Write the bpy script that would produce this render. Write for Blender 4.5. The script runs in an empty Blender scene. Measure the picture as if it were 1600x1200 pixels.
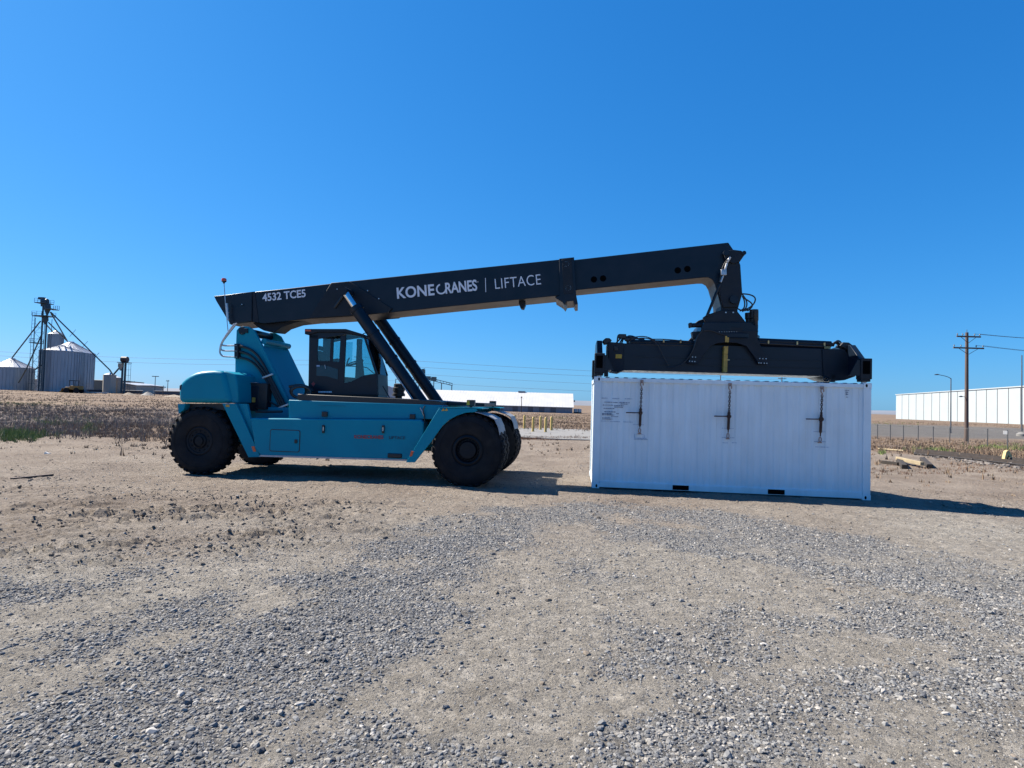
import bpy, bmesh, math, random
import numpy as np
from mathutils import Vector, Matrix

R = math.radians
random.seed(7)
rng = np.random.default_rng(7)
scene = bpy.context.scene
COL = scene.collection

# ------------------------------------------------------------------ camera
F_PX, CAM_H, ROLL, PITCH = 920.0, 1.91, R(1.7), math.atan(30 / 920.0)
cam_data = bpy.data.cameras.new("camera")
cam = bpy.data.objects.new("camera", cam_data)
COL.objects.link(cam)
cam_data.sensor_width = 36.0
cam_data.lens = 36.0 * F_PX / 1600.0
cam_data.clip_start, cam_data.clip_end = 0.1, 30000.0
cp, sp, cr, sr = math.cos(PITCH), math.sin(PITCH), math.cos(ROLL), math.sin(ROLL)
r0, u0, f0 = Vector((1, 0, 0)), Vector((0, -sp, cp)), Vector((0, cp, sp))
cx, cy = r0 * cr + u0 * sr, u0 * cr - r0 * sr
cam.matrix_world = Matrix(((cx.x, cy.x, -f0.x, 0), (cx.y, cy.y, -f0.y, 0), (cx.z, cy.z, -f0.z, CAM_H), (0, 0, 0, 1)))
scene.camera = cam

# ------------------------------------------------------------------ site axes: the machine and the container stand along D_AX
YAW = 0.111
A0 = Vector((1.92, 13.72, 0.0))
D_AX = Vector((math.cos(YAW), -math.sin(YAW), 0))
N_AX = Vector((math.sin(YAW), math.cos(YAW), 0))
FRAME = Matrix.Translation(A0) @ Matrix.Rotation(-YAW, 4, 'Z')

# ------------------------------------------------------------------ sky, sun, exposure
sun_local = Vector((-0.95, 0.32, 1.0))
SUN = (D_AX * sun_local.x + N_AX * sun_local.y + Vector((0, 0, sun_local.z))).normalized()
sun_el = math.asin(SUN.z)
sun_az = math.atan2(SUN.x, SUN.y)          # clockwise from +Y
world = bpy.data.worlds.new("World")
scene.world = world
world.use_nodes = True
wn, wl = world.node_tree.nodes, world.node_tree.links
sky = wn.new("ShaderNodeTexSky")
sky.sky_type = 'NISHITA'
sky.sun_disc = False
sky.sun_elevation = sun_el
sky.sun_rotation = sun_az
sky.altitude = 150
sky.air_density = 1.0
sky.dust_density = 0.35
sky.ozone_density = 2.0
# the camera's rendering of a clear sky: a response curve per channel on the physical sky
EXPOSURE = 1.35
SKY_CAL = 0.13
SKY_STRENGTH = SKY_CAL / 2 ** EXPOSURE
sep, comb = wn.new("ShaderNodeSeparateColor"), wn.new("ShaderNodeCombineColor")
wl.new(sky.outputs[0], sep.inputs[0])
for ch, (a_, p_) in enumerate(((.296, 1.30), (.601, .735), (1.05, .573))):
    pw = wn.new("ShaderNodeMath"); pw.operation = 'POWER'; pw.inputs[1].default_value = p_
    mu = wn.new("ShaderNodeMath"); mu.operation = 'MULTIPLY'; mu.inputs[1].default_value = a_ * SKY_CAL ** (p_ - 1)
    wl.new(sep.outputs[ch], pw.inputs[0]); wl.new(pw.outputs[0], mu.inputs[0]); wl.new(mu.outputs[0], comb.inputs[ch])
wl.new(comb.outputs[0], wn["Background"].inputs[0])
wn["Background"].inputs[1].default_value = SKY_STRENGTH

sd = bpy.data.lights.new("sun", 'SUN')
sd.energy = 5.0
sd.angle = R(0.53)
sd.color = (1.0, 0.92, 0.80)
sun_o = bpy.data.objects.new("sun", sd)
COL.objects.link(sun_o)
sun_o.rotation_euler = SUN.to_track_quat('Z', 'Y').to_euler()
sun_o.location = (-30, 30, 60)

vs = scene.view_settings
vs.view_transform, vs.look, vs.gamma, vs.use_curve_mapping = 'Standard', 'None', 1.0, False
vs.exposure = EXPOSURE
scene.cycles.max_bounces = 6
scene.cycles.transparent_max_bounces = 12

# ------------------------------------------------------------------ bearings: from a place in the photograph to a place on the site
def ray(px, py):
    a, b = px - 800.0, py - 600.0
    u, v = a * cr + b * sr, -a * sr + b * cr
    return Vector((u / F_PX, cp + v / F_PX * sp, sp - v / F_PX * cp))
CAM = Vector((0, 0, CAM_H))
def at(px, py, depth):
    r = ray(px, py)
    return CAM + r * (depth / r.y)
def G(px, py, z=0.0):
    r = ray(px, py)
    return CAM + r * ((z - CAM_H) / r.z)
def mp(px, py, y):
    """(x, z) on the plane y metres behind the container's near side, in site axes"""
    r = ray(px, py)
    q = CAM + r * (((A0 - CAM).dot(N_AX) + y) / r.dot(N_AX)) - A0
    return (q.dot(D_AX), q.z)
def mps(pts, y):
    return [mp(p[0], p[1], y) for p in pts]
def mp3(px, py, y):
    x, z = mp(px, py, y)
    return Vector((x, y, z))

# ------------------------------------------------------------------ numeric noise
def hash2(ix, iy, s):
    h = np.sin(ix * 127.1 + iy * 311.7 + s * 74.7) * 43758.5453
    return h - np.floor(h)
def vnoise(x, y, s=0):
    ix, iy = np.floor(x), np.floor(y)
    fx, fy = x - ix, y - iy
    fx, fy = fx * fx * (3 - 2 * fx), fy * fy * (3 - 2 * fy)
    a, b = hash2(ix, iy, s), hash2(ix + 1, iy, s)
    c, d = hash2(ix, iy + 1, s), hash2(ix + 1, iy + 1, s)
    return (a * (1 - fx) + b * fx) * (1 - fy) + (c * (1 - fx) + d * fx) * fy
def fbm(x, y, o=4, s=0):
    t, amp, tot = 0, 1.0, 0
    for k in range(o):
        t = t + amp * vnoise(x * 2 ** k + 17.3 * k, y * 2 ** k - 9.1 * k, s + k)
        tot += amp
        amp *= 0.5
    return t / tot
def sstep(a, b, x):
    t = np.clip((x - a) / (b - a), 0, 1)
    return t * t * (3 - 2 * t)
def polydist(X, Y, pts):
    d = np.full(np.shape(X), 1e9)
    for (x0, y0), (x1, y1) in zip(pts[:-1], pts[1:]):
        dx, dy = x1 - x0, y1 - y0
        t = np.clip(((X - x0) * dx + (Y - y0) * dy) / (dx * dx + dy * dy), 0, 1)
        d = np.minimum(d, np.hypot(X - x0 - t * dx, Y - y0 - t * dy))
    return d
def gp(*pts):
    return [(G(*p).x, G(*p).y) for p in pts]

# ------------------------------------------------------------------ terrain height
PL = ([0, 30, 50, 75, 212, 500, 12000], [0, 0, .10, .35, 1.42, 1.5, 1.5])
PC = ([0, 20, 45, 250, 400, 12000], [-0., 0, 0.0, -1.65, -1.8, -1.8])
PR = ([0, 27, 38, 64, 80, 125, 240, 360, 12000], [0, 0, -.06, -.58, -.58, .02, .05, -.2, -.2])
TRACKS = [gp((-60, 842), (150, 812), (400, 796), (600, 790)), gp((-60, 862), (120, 843), (250, 836), (420, 826), (560, 812)),
          gp((-30, 769), (150, 767), (260, 772), (440, 786), (640, 800)), gp((-60, 808), (100, 788), (250, 777), (420, 772)),
          gp((230, 872), (330, 862), (420, 845), (560, 838)), gp((-40, 752), (60, 748), (150, 745)),
          gp((1450, 760), (1530, 768), (1640, 772)), gp((1480, 785), (1600, 782)),
          gp((120, 700), (250, 703)), gp((60, 795), (330, 800), (560, 822)), gp((-40, 880), (200, 862), (420, 838)), gp((-60, 827), (220, 806), (420, 800))]
def terr_base(X, Y):
    X, Y = np.asarray(X, float), np.asarray(Y, float)
    r = np.hypot(X, Y)
    az = np.degrees(np.arctan2(X, np.maximum(Y, 1e-3)))
    az = np.where(Y <= 0, np.sign(X) * 90, az)
    wl_, wr_ = 1 - sstep(-28, -8, az), sstep(8, 27, az)
    zl, zc, zr = np.interp(r, *PL), np.interp(r, *PC), np.interp(r, *PR)
    z = zl * wl_ + zr * wr_ + zc * (1 - wl_ - wr_)
    lx = (X - A0.x) * D_AX.x + (Y - A0.y) * D_AX.y
    ly = (X - A0.x) * N_AX.x + (Y - A0.y) * N_AX.y
    z = z - 0.14 * sstep(6.25, 8.2, lx) * sstep(-2.4, 1.2, ly) * (1 - sstep(10, 16, ly)) * (1 - sstep(12, 17, lx))
    z = z - 0.07 * sstep(1.7, 4.5, ly) * (1 - sstep(9, 14, ly)) * (1 - sstep(-1.5, 0.2, lx)) * sstep(-14, -11, lx)
    z = z - 0.06 * (1 - sstep(-9.2, -6.2, lx)) * sstep(-16, -11, lx) * sstep(-3, -.8, ly) * (1 - sstep(8, 12, ly))
    return z
def gravel_mask(X, Y):
    bands = [(gp((-80, 1230), (180, 1130), (360, 1060), (520, 990), (600, 920), (660, 870), (760, 815)), .95, 1.0),
             (gp((60, 1010), (330, 950), (560, 890)), .55, .75),
             (gp((820, 806), (980, 800), (1120, 812), (1300, 850), (1450, 885), (1640, 915)), 1.0, 1.0),
             (gp((1000, 828), (1180, 862), (1400, 898), (1640, 940)), .75, .95), (gp((560, 1180), (700, 1220)), .5, .85), (gp((1000, 1190), (1180, 1160)), .35, .8),
             (gp((980, 1010), (1150, 1000), (1400, 960), (1640, 970)), .55, .62),
             (gp((1150, 1090), (1350, 1070), (1640, 1060)), .45, .62), (gp((1250, 1150), (1640, 1150)), .4, .55),
             (gp((680, 930), (840, 900), (980, 880)), .5, .55), (gp((0, 930), (200, 905), (420, 880)), .5, .5)]
    m = np.zeros(np.shape(X))
    for pts, w, a in bands:
        d = polydist(X, Y, pts)
        m = np.maximum(m, a * (1 - sstep(w * .35, w * 1.75, d)))
    n = fbm(X * .8, Y * .8, 4, 11)
    n2 = fbm(X * 2.6, Y * 2.6, 3, 14)
    m = m + (n - .5) * 1.0 + (n2 - .5) * 1.0 - .10
    near = 1 - sstep(16, 24, np.hypot(X, Y))
    return np.clip(np.maximum(sstep(.12, .98, m), 0.13) * near, 0, 1)
def field_mask(X, Y):
    b = np.interp(X, [-60, -22, -12, -3, 0, 4, 12, 20, 60], [21, 21, 22, 40, 43, 45, 33, 29, 27])
    n = fbm(X * .25, Y * .25, 3, 5)
    return sstep(-2.5, 2.5, Y - b + (n - .5) * 9)

# ------------------------------------------------------------------ materials
def mat_new(name):
    m = bpy.data.materials.new(name)
    m.use_nodes = True
    nt = m.node_tree
    return m, nt.nodes, nt.links, nt.nodes["Principled BSDF"]
def ramp(nodes, stops):
    n = nodes.new("ShaderNodeValToRGB")
    e = n.color_ramp.elements
    while len(e) < len(stops):
        e.new(0.5)
    for k, (p, c) in enumerate(stops):
        e[k].position = p
        e[k].color = (*c, 1) if len(c) == 3 else c
    return n
def simple(name, c, rough=.5, metal=0.0, var=.12, scale=6.0, bump=0.0, bscale=60.0, dust=0.0, streak=False, spec=.5, coat=0.0):
    m, N, L, P = mat_new(name)
    tc = N.new("ShaderNodeTexCoord")
    nz = N.new("ShaderNodeTexNoise")
    nz.inputs["Scale"].default_value = scale
    nz.inputs["Detail"].default_value = 6
    if streak:
        mpn = N.new("ShaderNodeMapping")
        mpn.inputs["Scale"].default_value = (3, 3, .25)
        L.new(tc.outputs["Object"], mpn.inputs[0])
        L.new(mpn.outputs[0], nz.inputs["Vector"])
    else:
        L.new(tc.outputs["Object"], nz.inputs["Vector"])
    lo = tuple(max(0, v * (1 - var)) for v in c)
    hi = tuple(min(1, v * (1 + var)) for v in c)
    rp = ramp(N, [(.3, lo), (.7, hi)])
    L.new(nz.outputs["Fac"], rp.inputs[0])
    out = rp.outputs[0]
    if dust:
        n2 = N.new("ShaderNodeTexNoise")
        n2.inputs["Scale"].default_value = scale * .6 + 1
        n2.inputs["Detail"].default_value = 8
        L.new(tc.outputs["Object"], n2.inputs["Vector"])
        r2 = ramp(N, [(.42, (0, 0, 0)), (.75, (dust, dust, dust))])
        L.new(n2.outputs["Fac"], r2.inputs[0])
        mx = N.new("ShaderNodeMix")
        mx.data_type = 'RGBA'
        mx.inputs[7].default_value = (.34, .28, .21, 1)
        L.new(r2.outputs[0], mx.inputs[0])
        L.new(out, mx.inputs[6])
        out = mx.outputs[2]
    L.new(out, P.inputs["Base Color"])
    P.inputs["Metallic"].default_value = metal
    P.inputs["Specular IOR Level"].default_value = spec
    if coat:
        P.inputs["Coat Weight"].default_value = coat
        P.inputs["Coat Roughness"].default_value = .08
    mr = N.new("ShaderNodeMapRange")
    mr.inputs[3].default_value = max(0.03, rough - .1)
    mr.inputs[4].default_value = min(1, rough + .1)
    L.new(nz.outputs["Fac"], mr.inputs[0])
    L.new(mr.outputs[0], P.inputs["Roughness"])
    if bump:
        nb = N.new("ShaderNodeTexNoise")
        nb.inputs["Scale"].default_value = bscale
        nb.inputs["Detail"].default_value = 5
        L.new(tc.outputs["Object"], nb.inputs["Vector"])
        b = N.new("ShaderNodeBump")
        b.inputs["Strength"].default_value = bump
        b.inputs["Distance"].default_value = .02
        L.new(nb.outputs["Fac"], b.inputs["Height"])
        L.new(b.outputs[0], P.inputs["Normal"])
    return m
def glass_mat(name, tint=(.60, .84, .87), fac=.12):
    m, N, L, P = mat_new(name)
    tr = N.new("ShaderNodeBsdfTransparent")
    tr.inputs[0].default_value = (*tint, 1)
    gl = N.new("ShaderNodeBsdfGlossy")
    gl.inputs["Roughness"].default_value = .03
    lw = N.new("ShaderNodeFresnel")
    lw.inputs[0].default_value = 1.45
    ad = N.new("ShaderNodeMath")
    ad.operation = 'ADD'
    ad.inputs[1].default_value = fac * .3
    L.new(lw.outputs[0], ad.inputs[0])
    mx = N.new("ShaderNodeMixShader")
    L.new(ad.outputs[0], mx.inputs[0])
    L.new(tr.outputs[0], mx.inputs[1])
    L.new(gl.outputs[0], mx.inputs[2])
    L.new(mx.outputs[0], N["Material Output"].inputs[0])
    return m
M = dict(
    hole_shade=simple("hole_shade_black", (.0012, .0014, .002), .9, spec=.05),  # near-black that paints the shade inside holes that are not cut
    teal=simple("teal_paint", (.001, .205, .302), .42, var=.06, scale=1.5, dust=.006, spec=.14),
    navy=simple("navy_paint", (.004, .0095, .019), .36, var=.18, scale=2.5, dust=.008, spec=.3),
    navy_dull=simple("navy_dull_paint", (.006, .010, .017), .55, var=.25, scale=4, dust=.02, spec=.3),
    black=simple("black_plastic", (.011, .012, .015), .5, var=.25, scale=8),
    hose=simple("black_rubber_hose", (.013, .013, .015), .42, var=.2, scale=8),
    tyre=simple("dusty_tyre_rubber", (.0085, .0095, .0125), .8, var=.3, scale=5, dust=.035, bump=.25, bscale=40, spec=.2),
    rim=simple("dark_grey_rim", (.004, .007, .012), .5, var=.2, scale=5, dust=.01, spec=.2),
    chrome=simple("chrome_rod", (.75, .76, .78), .12, 1.0, var=.05),
    steel=simple("worn_steel", (.42, .43, .45), .38, .85, var=.2, scale=12),
    greyplate=simple("grey_fender_flap", (.20, .225, .26), .6, var=.15, scale=6, dust=.12),
    sill=simple("bare_sill_strip", (.42, .37, .36), .55, var=.15, scale=10),
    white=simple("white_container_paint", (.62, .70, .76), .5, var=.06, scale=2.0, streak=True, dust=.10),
    lettering=simple("white_lettering", (.62, .64, .70), .5, var=.04),
    redlet=simple("red_lettering", (.33, .028, .028), .5, var=.08),
    darklet=simple("dark_lettering", (.006, .035, .07), .5, var=.1),
    ink=simple("dark_ink", (.11, .15, .23), .6, var=.2, scale=40),
    inkpale=simple("faded_blue_ink", (.23, .33, .47), .6, var=.3, scale=40),
    stain=simple("rust_stain", (.50, .49, .49), .6, var=.12, scale=12),
    yellow=simple("yellow_paint", (.55, .29, .02), .5, var=.15, scale=9),
    yellowdk=simple("yellow_scale_strip", (.40, .235, .04), .5, var=.25, scale=14),
    orange=simple("orange_reflector", (.62, .10, .03), .35, var=.1),
    rust=simple("rusted_iron", (.045, .022, .017), .8, var=.5, scale=30, bump=.3, bscale=80),
    hookpaint=simple("worn_galvanised", (.30, .21, .18), .5, .4, var=.3, scale=30),
    glass=glass_mat("cab_glass"),
    seat=simple("dark_fabric", (.018, .02, .026), .8, var=.2, scale=20),
    galv=simple("galvanised_corrugated", (.25, .285, .335), .42, .45, var=.15, scale=1.2, streak=True),
    galvroof=simple("galvanised_roof", (.34, .36, .40), .45, .4, var=.12, scale=1.2),
    legsteel=simple("blue_grey_steel", (.028, .058, .080), .55, .2, var=.3, scale=1.0),
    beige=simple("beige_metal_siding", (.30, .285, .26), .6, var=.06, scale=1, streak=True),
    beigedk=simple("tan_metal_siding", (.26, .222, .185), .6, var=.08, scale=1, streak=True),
    darkwall=simple("dark_grey_siding", (.085, .09, .11), .7, var=.2, scale=.4),
    sand=simple("pale_sand", (.24, .195, .145), .95, var=.12, scale=2, bump=.4, bscale=6),
    concrete=simple("pale_concrete", (.175, .17, .162), .85, var=.1, scale=1.2, bump=.2, bscale=30),
    shedroof=simple("weathered_white_roof", (.42, .42, .42), .6, var=.05, scale=.25, streak=False),
    shedwall=simple("grey_blue_wall", (.17, .19, .23), .7, var=.12, scale=.5, streak=True),
    wbuild=simple("white_insulated_panel", (.33, .375, .40), .5, var=.02, scale=.3),
    seam=simple("grey_panel_seam", (.10, .11, .12), .7, var=.1),
    wood=simple("weathered_pole_wood", (.085, .06, .052), .85, var=.3, scale=3, streak=True, bump=.3, bscale=12),
    darkwood=simple("creosote_timber", (.03, .024, .02), .9, var=.4, scale=8, bump=.4, bscale=20),
    palewood=simple("pale_fresh_timber", (.28, .225, .14), .8, var=.15, scale=5, bump=.3, bscale=20),
    polesteel=simple("grey_pole_steel", (.10, .107, .12), .5, .4, var=.15, scale=2),
    palepost=simple("galvanised_post", (.085, .09, .095), .55, .3, var=.15, scale=4),
    rail=simple("rusty_rail_steel", (.045, .036, .032), .7, .3, var=.3, scale=6),
    ballast=simple("track_ballast_stone", (.13, .115, .105), .9, var=.5, scale=9, bump=.8, bscale=14),
    bollard=simple("faded_yellow_bollard", (.46, .33, .10), .6, var=.12, scale=5),
    paleyellow=simple("pale_yellow_paint", (.50, .38, .17), .6, var=.15, scale=6),
    plastic_white=simple("white_sheet", (.5, .5, .49), .6, var=.05),
    cable=simple("power_cable", (.10, .11, .13), .6, var=.05),
    shrub=simple("dark_shrub_leaf", (.06, .075, .05), .8, var=.4, scale=2),
)

# ------------------------------------------------------------------ mesh building
OFF = {}
class MB:
    def __init__(s):
        s.v, s.f = [], []
    def add(s, vs_, fs):
        k = len(s.v)
        s.v += [tuple(v) for v in vs_]
        s.f += [[i + k for i in f] for f in fs]
        return s
    def box(s, x0, x1, y0, y1, z0, z1):
        return s.add([(x0, y0, z0), (x1, y0, z0), (x1, y1, z0), (x0, y1, z0), (x0, y0, z1), (x1, y0, z1), (x1, y1, z1), (x0, y1, z1)],
                     [(0, 3, 2, 1), (4, 5, 6, 7), (0, 1, 5, 4), (1, 2, 6, 5), (2, 3, 7, 6), (3, 0, 4, 7)])
    def prism(s, poly, y0, y1):
        """polygon of (x, z) pushed from y0 to y1"""
        n = len(poly)
        return s.add([(p[0], y0, p[1]) for p in poly] + [(p[0], y1, p[1]) for p in poly],
                     [list(range(n)), list(range(2 * n - 1, n - 1, -1))] + [(i, i + n, (i + 1) % n + n, (i + 1) % n) for i in range(n)])
    def prism_x(s, poly, x0, x1):
        """polygon of (y, z) pushed from x0 to x1"""
        n = len(poly)
        return s.add([(x0, p[0], p[1]) for p in poly] + [(x1, p[0], p[1]) for p in poly],
                     [list(range(n)), list(range(2 * n - 1, n - 1, -1))] + [(i, i + n, (i + 1) % n + n, (i + 1) % n) for i in range(n)])
    def prism_z(s, poly, z0, z1):
        n = len(poly)
        return s.add([(p[0], p[1], z0) for p in poly] + [(p[0], p[1], z1) for p in poly],
                     [list(range(n)), list(range(2 * n - 1, n - 1, -1))] + [(i, i + n, (i + 1) % n + n, (i + 1) % n) for i in range(n)])
    def quad(s, *p):
        return s.add(p, [tuple(range(len(p)))])
    def bar(s, p0, p1, w, h):
        """rectangular bar from p0 to p1"""
        p0, p1 = Vector(p0), Vector(p1)
        t = (p1 - p0).normalized()
        up = Vector((0, 0, 1)) if abs(t.z) < .95 else Vector((0, 1, 0))
        a = t.cross(up).normalized() * (w / 2)
        b = a.cross(t).normalized() * (h / 2)
        vs_ = [p + sx * a + sy * b for p in (p0, p1) for sx, sy in ((-1, -1), (1, -1), (1, 1), (-1, 1))]
        return s.add(vs_, [(0, 3, 2, 1), (4, 5, 6, 7), (0, 1, 5, 4), (1, 2, 6, 5), (2, 3, 7, 6), (3, 0, 4, 7)])
    def tube(s, pts, r, seg=8, smooth=0):
        pts = [Vector(p) for p in pts]
        for _ in range(smooth):                       # corner cutting rounds a hose
            q = [pts[0]]
            for a, b in zip(pts[:-1], pts[1:]):
                q += [a * .75 + b * .25, a * .25 + b * .75]
            pts = q + [pts[-1]]
        n = len(pts)
        rad = r if isinstance(r, (list, tuple)) else [r] * n
        vs_, fs = [], []
        prev = None
        for i, p in enumerate(pts):
            t = (pts[min(i + 1, n - 1)] - pts[max(i - 1, 0)]).normalized()
            if prev is None:
                up = Vector((0, 0, 1)) if abs(t.z) < .9 else Vector((1, 0, 0))
                a = t.cross(up).normalized()
            else:
                a = (prev - t * prev.dot(t)).normalized()
            prev = a
            b = t.cross(a)
            for k in range(seg):
                g = 2 * math.pi * k / seg
                vs_.append(p + (a * math.cos(g) + b * math.sin(g)) * rad[min(i, len(rad) - 1)])
        for i in range(n - 1):
            for k in range(seg):
                k2 = (k + 1) % seg
                fs.append((i * seg + k, i * seg + k2, (i + 1) * seg + k2, (i + 1) * seg + k))
        fs.append(tuple(range(seg - 1, -1, -1)))
        fs.append(tuple((n - 1) * seg + k for k in range(seg)))
        return s.add(vs_, fs)
    def cyl(s, p0, p1, ra, rb=None, seg=16):
        return s.tube([p0, p1], [ra, ra if rb is None else rb], seg)
    def lathe(s, prof, c, axis='Z', seg=32, close=True):
        """profile of (radius, height) turned round an axis through c"""
        c = Vector(c)
        n = len(prof)
        vs_, fs = [], []
        for k in range(seg):
            g = 2 * math.pi * k / seg
            for (r_, h) in prof:
                if axis == 'Z':
                    vs_.append(c + Vector((r_ * math.cos(g), r_ * math.sin(g), h)))
                elif axis == 'Y':
                    vs_.append(c + Vector((r_ * math.cos(g), h, r_ * math.sin(g))))
                else:
                    vs_.append(c + Vector((h, r_ * math.cos(g), r_ * math.sin(g))))
        for k in range(seg):
            k2 = (k + 1) % seg
            for i in range(n - 1):
                fs.append((k * n + i, k2 * n + i, k2 * n + i + 1, k * n + i + 1))
        if close:
            fs.append(tuple(k * n for k in range(seg)))
            fs.append(tuple(k * n + n - 1 for k in range(seg - 1, -1, -1)))
        return s.add(vs_, fs)
    def build(s, name, m, parent=None, off=None, smooth=True, bevel=0.0, recalc=True):
        o_ = OFF[parent] if parent is not None else (Vector(off) if off is not None else Vector((0, 0, 0)))
        me = bpy.data.meshes.new(name)
        me.from_pydata([(v[0] - o_[0], v[1] - o_[1], v[2] - o_[2]) for v in s.v], [], s.f)
        bm = bmesh.new()
        bm.from_mesh(me)
        bmesh.ops.remove_doubles(bm, verts=bm.verts, dist=1e-6)
        if recalc:
            bmesh.ops.recalc_face_normals(bm, faces=bm.faces)
        if smooth:
            for f in bm.faces:
                f.smooth = True
            for e in bm.edges:
                if len(e.link_faces) != 2 or e.calc_face_angle(0) > R(32):
                    e.smooth = False
        bm.to_mesh(me)
        bm.free()
        me.materials.append(m)
        o = bpy.data.objects.new(name, me)
        COL.objects.link(o)
        if parent is not None:
            o.parent = parent
        OFF[o] = o_
        if bevel:
            b = o.modifiers.new("edge", 'BEVEL')
            b.width = bevel
            b.segments = 2
            b.limit_method = 'ANGLE'
            b.angle_limit = R(40)
        return o
def tag(o, label=None, cat=None, group=None, kind=None):
    if label: o["label"] = label
    if cat: o["category"] = cat
    if group: o["group"] = group
    if kind: o["kind"] = kind
    return o
def thing(name, label, cat, off, site=True, group=None):
    """Empty at the base of a thing; off is its base in site axes (site=True) or world axes"""
    o = bpy.data.objects.new(name, None)
    o.empty_display_size = .3
    COL.objects.link(o)
    off = Vector(off)
    o.matrix_world = (FRAME @ Matrix.Translation(off)) if site else Matrix.Translation(off)
    OFF[o] = off
    return tag(o, label, cat, group)
def single(mb, name, m, label, cat, off, site=False, group=None, **kw):
    """thing that is one mesh"""
    o = mb.build(name, m, None, off=off, **kw)
    o.matrix_world = (FRAME @ Matrix.Translation(Vector(off))) if site else Matrix.Translation(Vector(off))
    return tag(o, label, cat, group)
def copy_tree(o, parent=None):
    c = o.copy()
    COL.objects.link(c)
    OFF[c] = OFF.get(o)
    if parent is not None:
        c.parent = parent
        c.matrix_parent_inverse = o.matrix_parent_inverse.copy()
    for ch in [k for k in o.children]:
        copy_tree(ch, c)
    return c
def mesh_np(name, V, faces_n, nverts, m, kind=None, label=None, cat=None, attrs=None, smooth=False, fidx=None):
    """large mesh from arrays; all faces have nverts corners"""
    me = bpy.data.meshes.new(name)
    me.vertices.add(len(V))
    me.vertices.foreach_set("co", np.ascontiguousarray(V, np.float32).ravel())
    fi = np.ascontiguousarray(fidx, np.int32).ravel()
    nf = len(fi) // nverts
    me.loops.add(len(fi))
    me.loops.foreach_set("vertex_index", fi)
    me.polygons.add(nf)
    me.polygons.foreach_set("loop_start", np.arange(0, nf * nverts, nverts, dtype=np.int32))
    me.polygons.foreach_set("use_smooth", np.full(nf, smooth, dtype=bool))
    me.update(calc_edges=True)
    for k, a in (attrs or {}).items():
        at_ = me.attributes.new(k, 'FLOAT', 'POINT')
        at_.data.foreach_set("value", np.ascontiguousarray(a, np.float32))
    me.materials.append(m)
    o = bpy.data.objects.new(name, me)
    COL.objects.link(o)
    return tag(o, label, cat, None, kind)

# ------------------------------------------------------------------ ground
def ground_z(X, Y):
    z = terr_base(X, Y)
    r = np.hypot(X, Y)
    near = 1 - sstep(26, 38, r)
    g = gravel_mask(X, Y)
    z = z + near * (.05 * (fbm(X * .35, Y * .35, 3, 1) - .5) + .03 * (fbm(X * 1.7, Y * 1.7, 3, 2) - .5) + .014 * (fbm(X * 6.5, Y * 6.5, 3, 3) - .5))
    lump = fbm(X * 11.0, Y * 15.0, 2, 21)
    for k, pts in enumerate(TRACKS):
        d = polydist(X, Y, pts)
        w = np.exp(-(d / .30) ** 2)
        rim_ = np.exp(-((d - .38) / .13) ** 2)
        brk = sstep(.28, .52, fbm(X * .7, Y * .7, 2, 30 + k))
        z = z + near * brk * (-.014 * w + .012 * w * sstep(.5, .66, lump) + rim_ * .036 * sstep(.47, .60, lump))
    # loose lumps over the rutted earth on the left
    rut = sstep(-1.0, -3.0, X) * sstep(7.5, 9.5, Y) * (1 - sstep(15, 20, Y)) * (1 - g)
    z = z + rut * .018 * sstep(.57, .655, fbm(X * 3.4 + 2, Y * 8.5, 3, 44))
    z = z + near * (1 - rut) * .014 * sstep(.58, .8, fbm(X * 3.5 + 9, Y * 5.0, 3, 47))
    far_ = field_mask(X, Y)
    z = z + far_ * .22 * (fbm(X * .22, Y * .22, 3, 50) - .5) * (1 - sstep(150, 300, r))
    return z

th = np.radians(np.concatenate([np.arange(-180, -60, 4), np.arange(-60, -48, 1.0), np.arange(-48, 48, .21), np.arange(48, 60, 1.0), np.arange(60, 180, 4)]))
rr = [0.4]
while rr[-1] < 14000:
    k = rr[-1]
    rr.append(k * (1.25 if k < 1.8 else 1.0052 if k < 7.5 else 1.0034 if k < 16 else 1.0052 if k < 30 else 1.02 if k < 120 else 1.07 if k < 600 else 1.25))
rr = np.array(rr)
TH, RR = np.meshgrid(th, rr)
GX, GY = RR * np.sin(TH), RR * np.cos(TH)
GZ = ground_z(GX, GY)
nr, nt_ = GX.shape
idx = np.arange(nr * nt_).reshape(nr, nt_)
nx = np.roll(idx, -1, 1)
quads = np.stack([idx[:-1], nx[:-1], nx[1:], idx[1:]], -1)[:, :, ::-1]
cen = nr * nt_
Vg = np.concatenate([np.stack([GX, GY, GZ], -1).reshape(-1, 3), [[0, 0, float(ground_z(np.zeros(1), np.zeros(1))[0])]]])
gm, N, L, P = mat_new("yard_ground")
tc = N.new("ShaderNodeTexCoord")
def attr(n):
    a = N.new("ShaderNodeAttribute")
    a.attribute_name = n
    return a.outputs["Fac"]
def noise(sc, det=6, rough=.55, dist=0):
    n = N.new("ShaderNodeTexNoise")
    n.inputs["Scale"].default_value = sc
    n.inputs["Detail"].default_value = det
    n.inputs["Roughness"].default_value = rough
    n.inputs["Distortion"].default_value = dist
    L.new(tc.outputs["Object"], n.inputs["Vector"])
    return n.outputs["Fac"]
def mixc(f, a, b):
    m = N.new("ShaderNodeMix")
    m.data_type = 'RGBA'
    for s_, i in ((f, 0), (a, 6), (b, 7)):
        if hasattr(s_, "links"): L.new(s_, m.inputs[i])
        elif i == 0: m.inputs[0].default_value = s_
        else: m.inputs[i].default_value = (*s_, 1)
    return m.outputs[2]
def rampo(f, stops):
    r_ = ramp(N, stops)
    L.new(f, r_.inputs[0])
    return r_.outputs[0]
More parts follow.
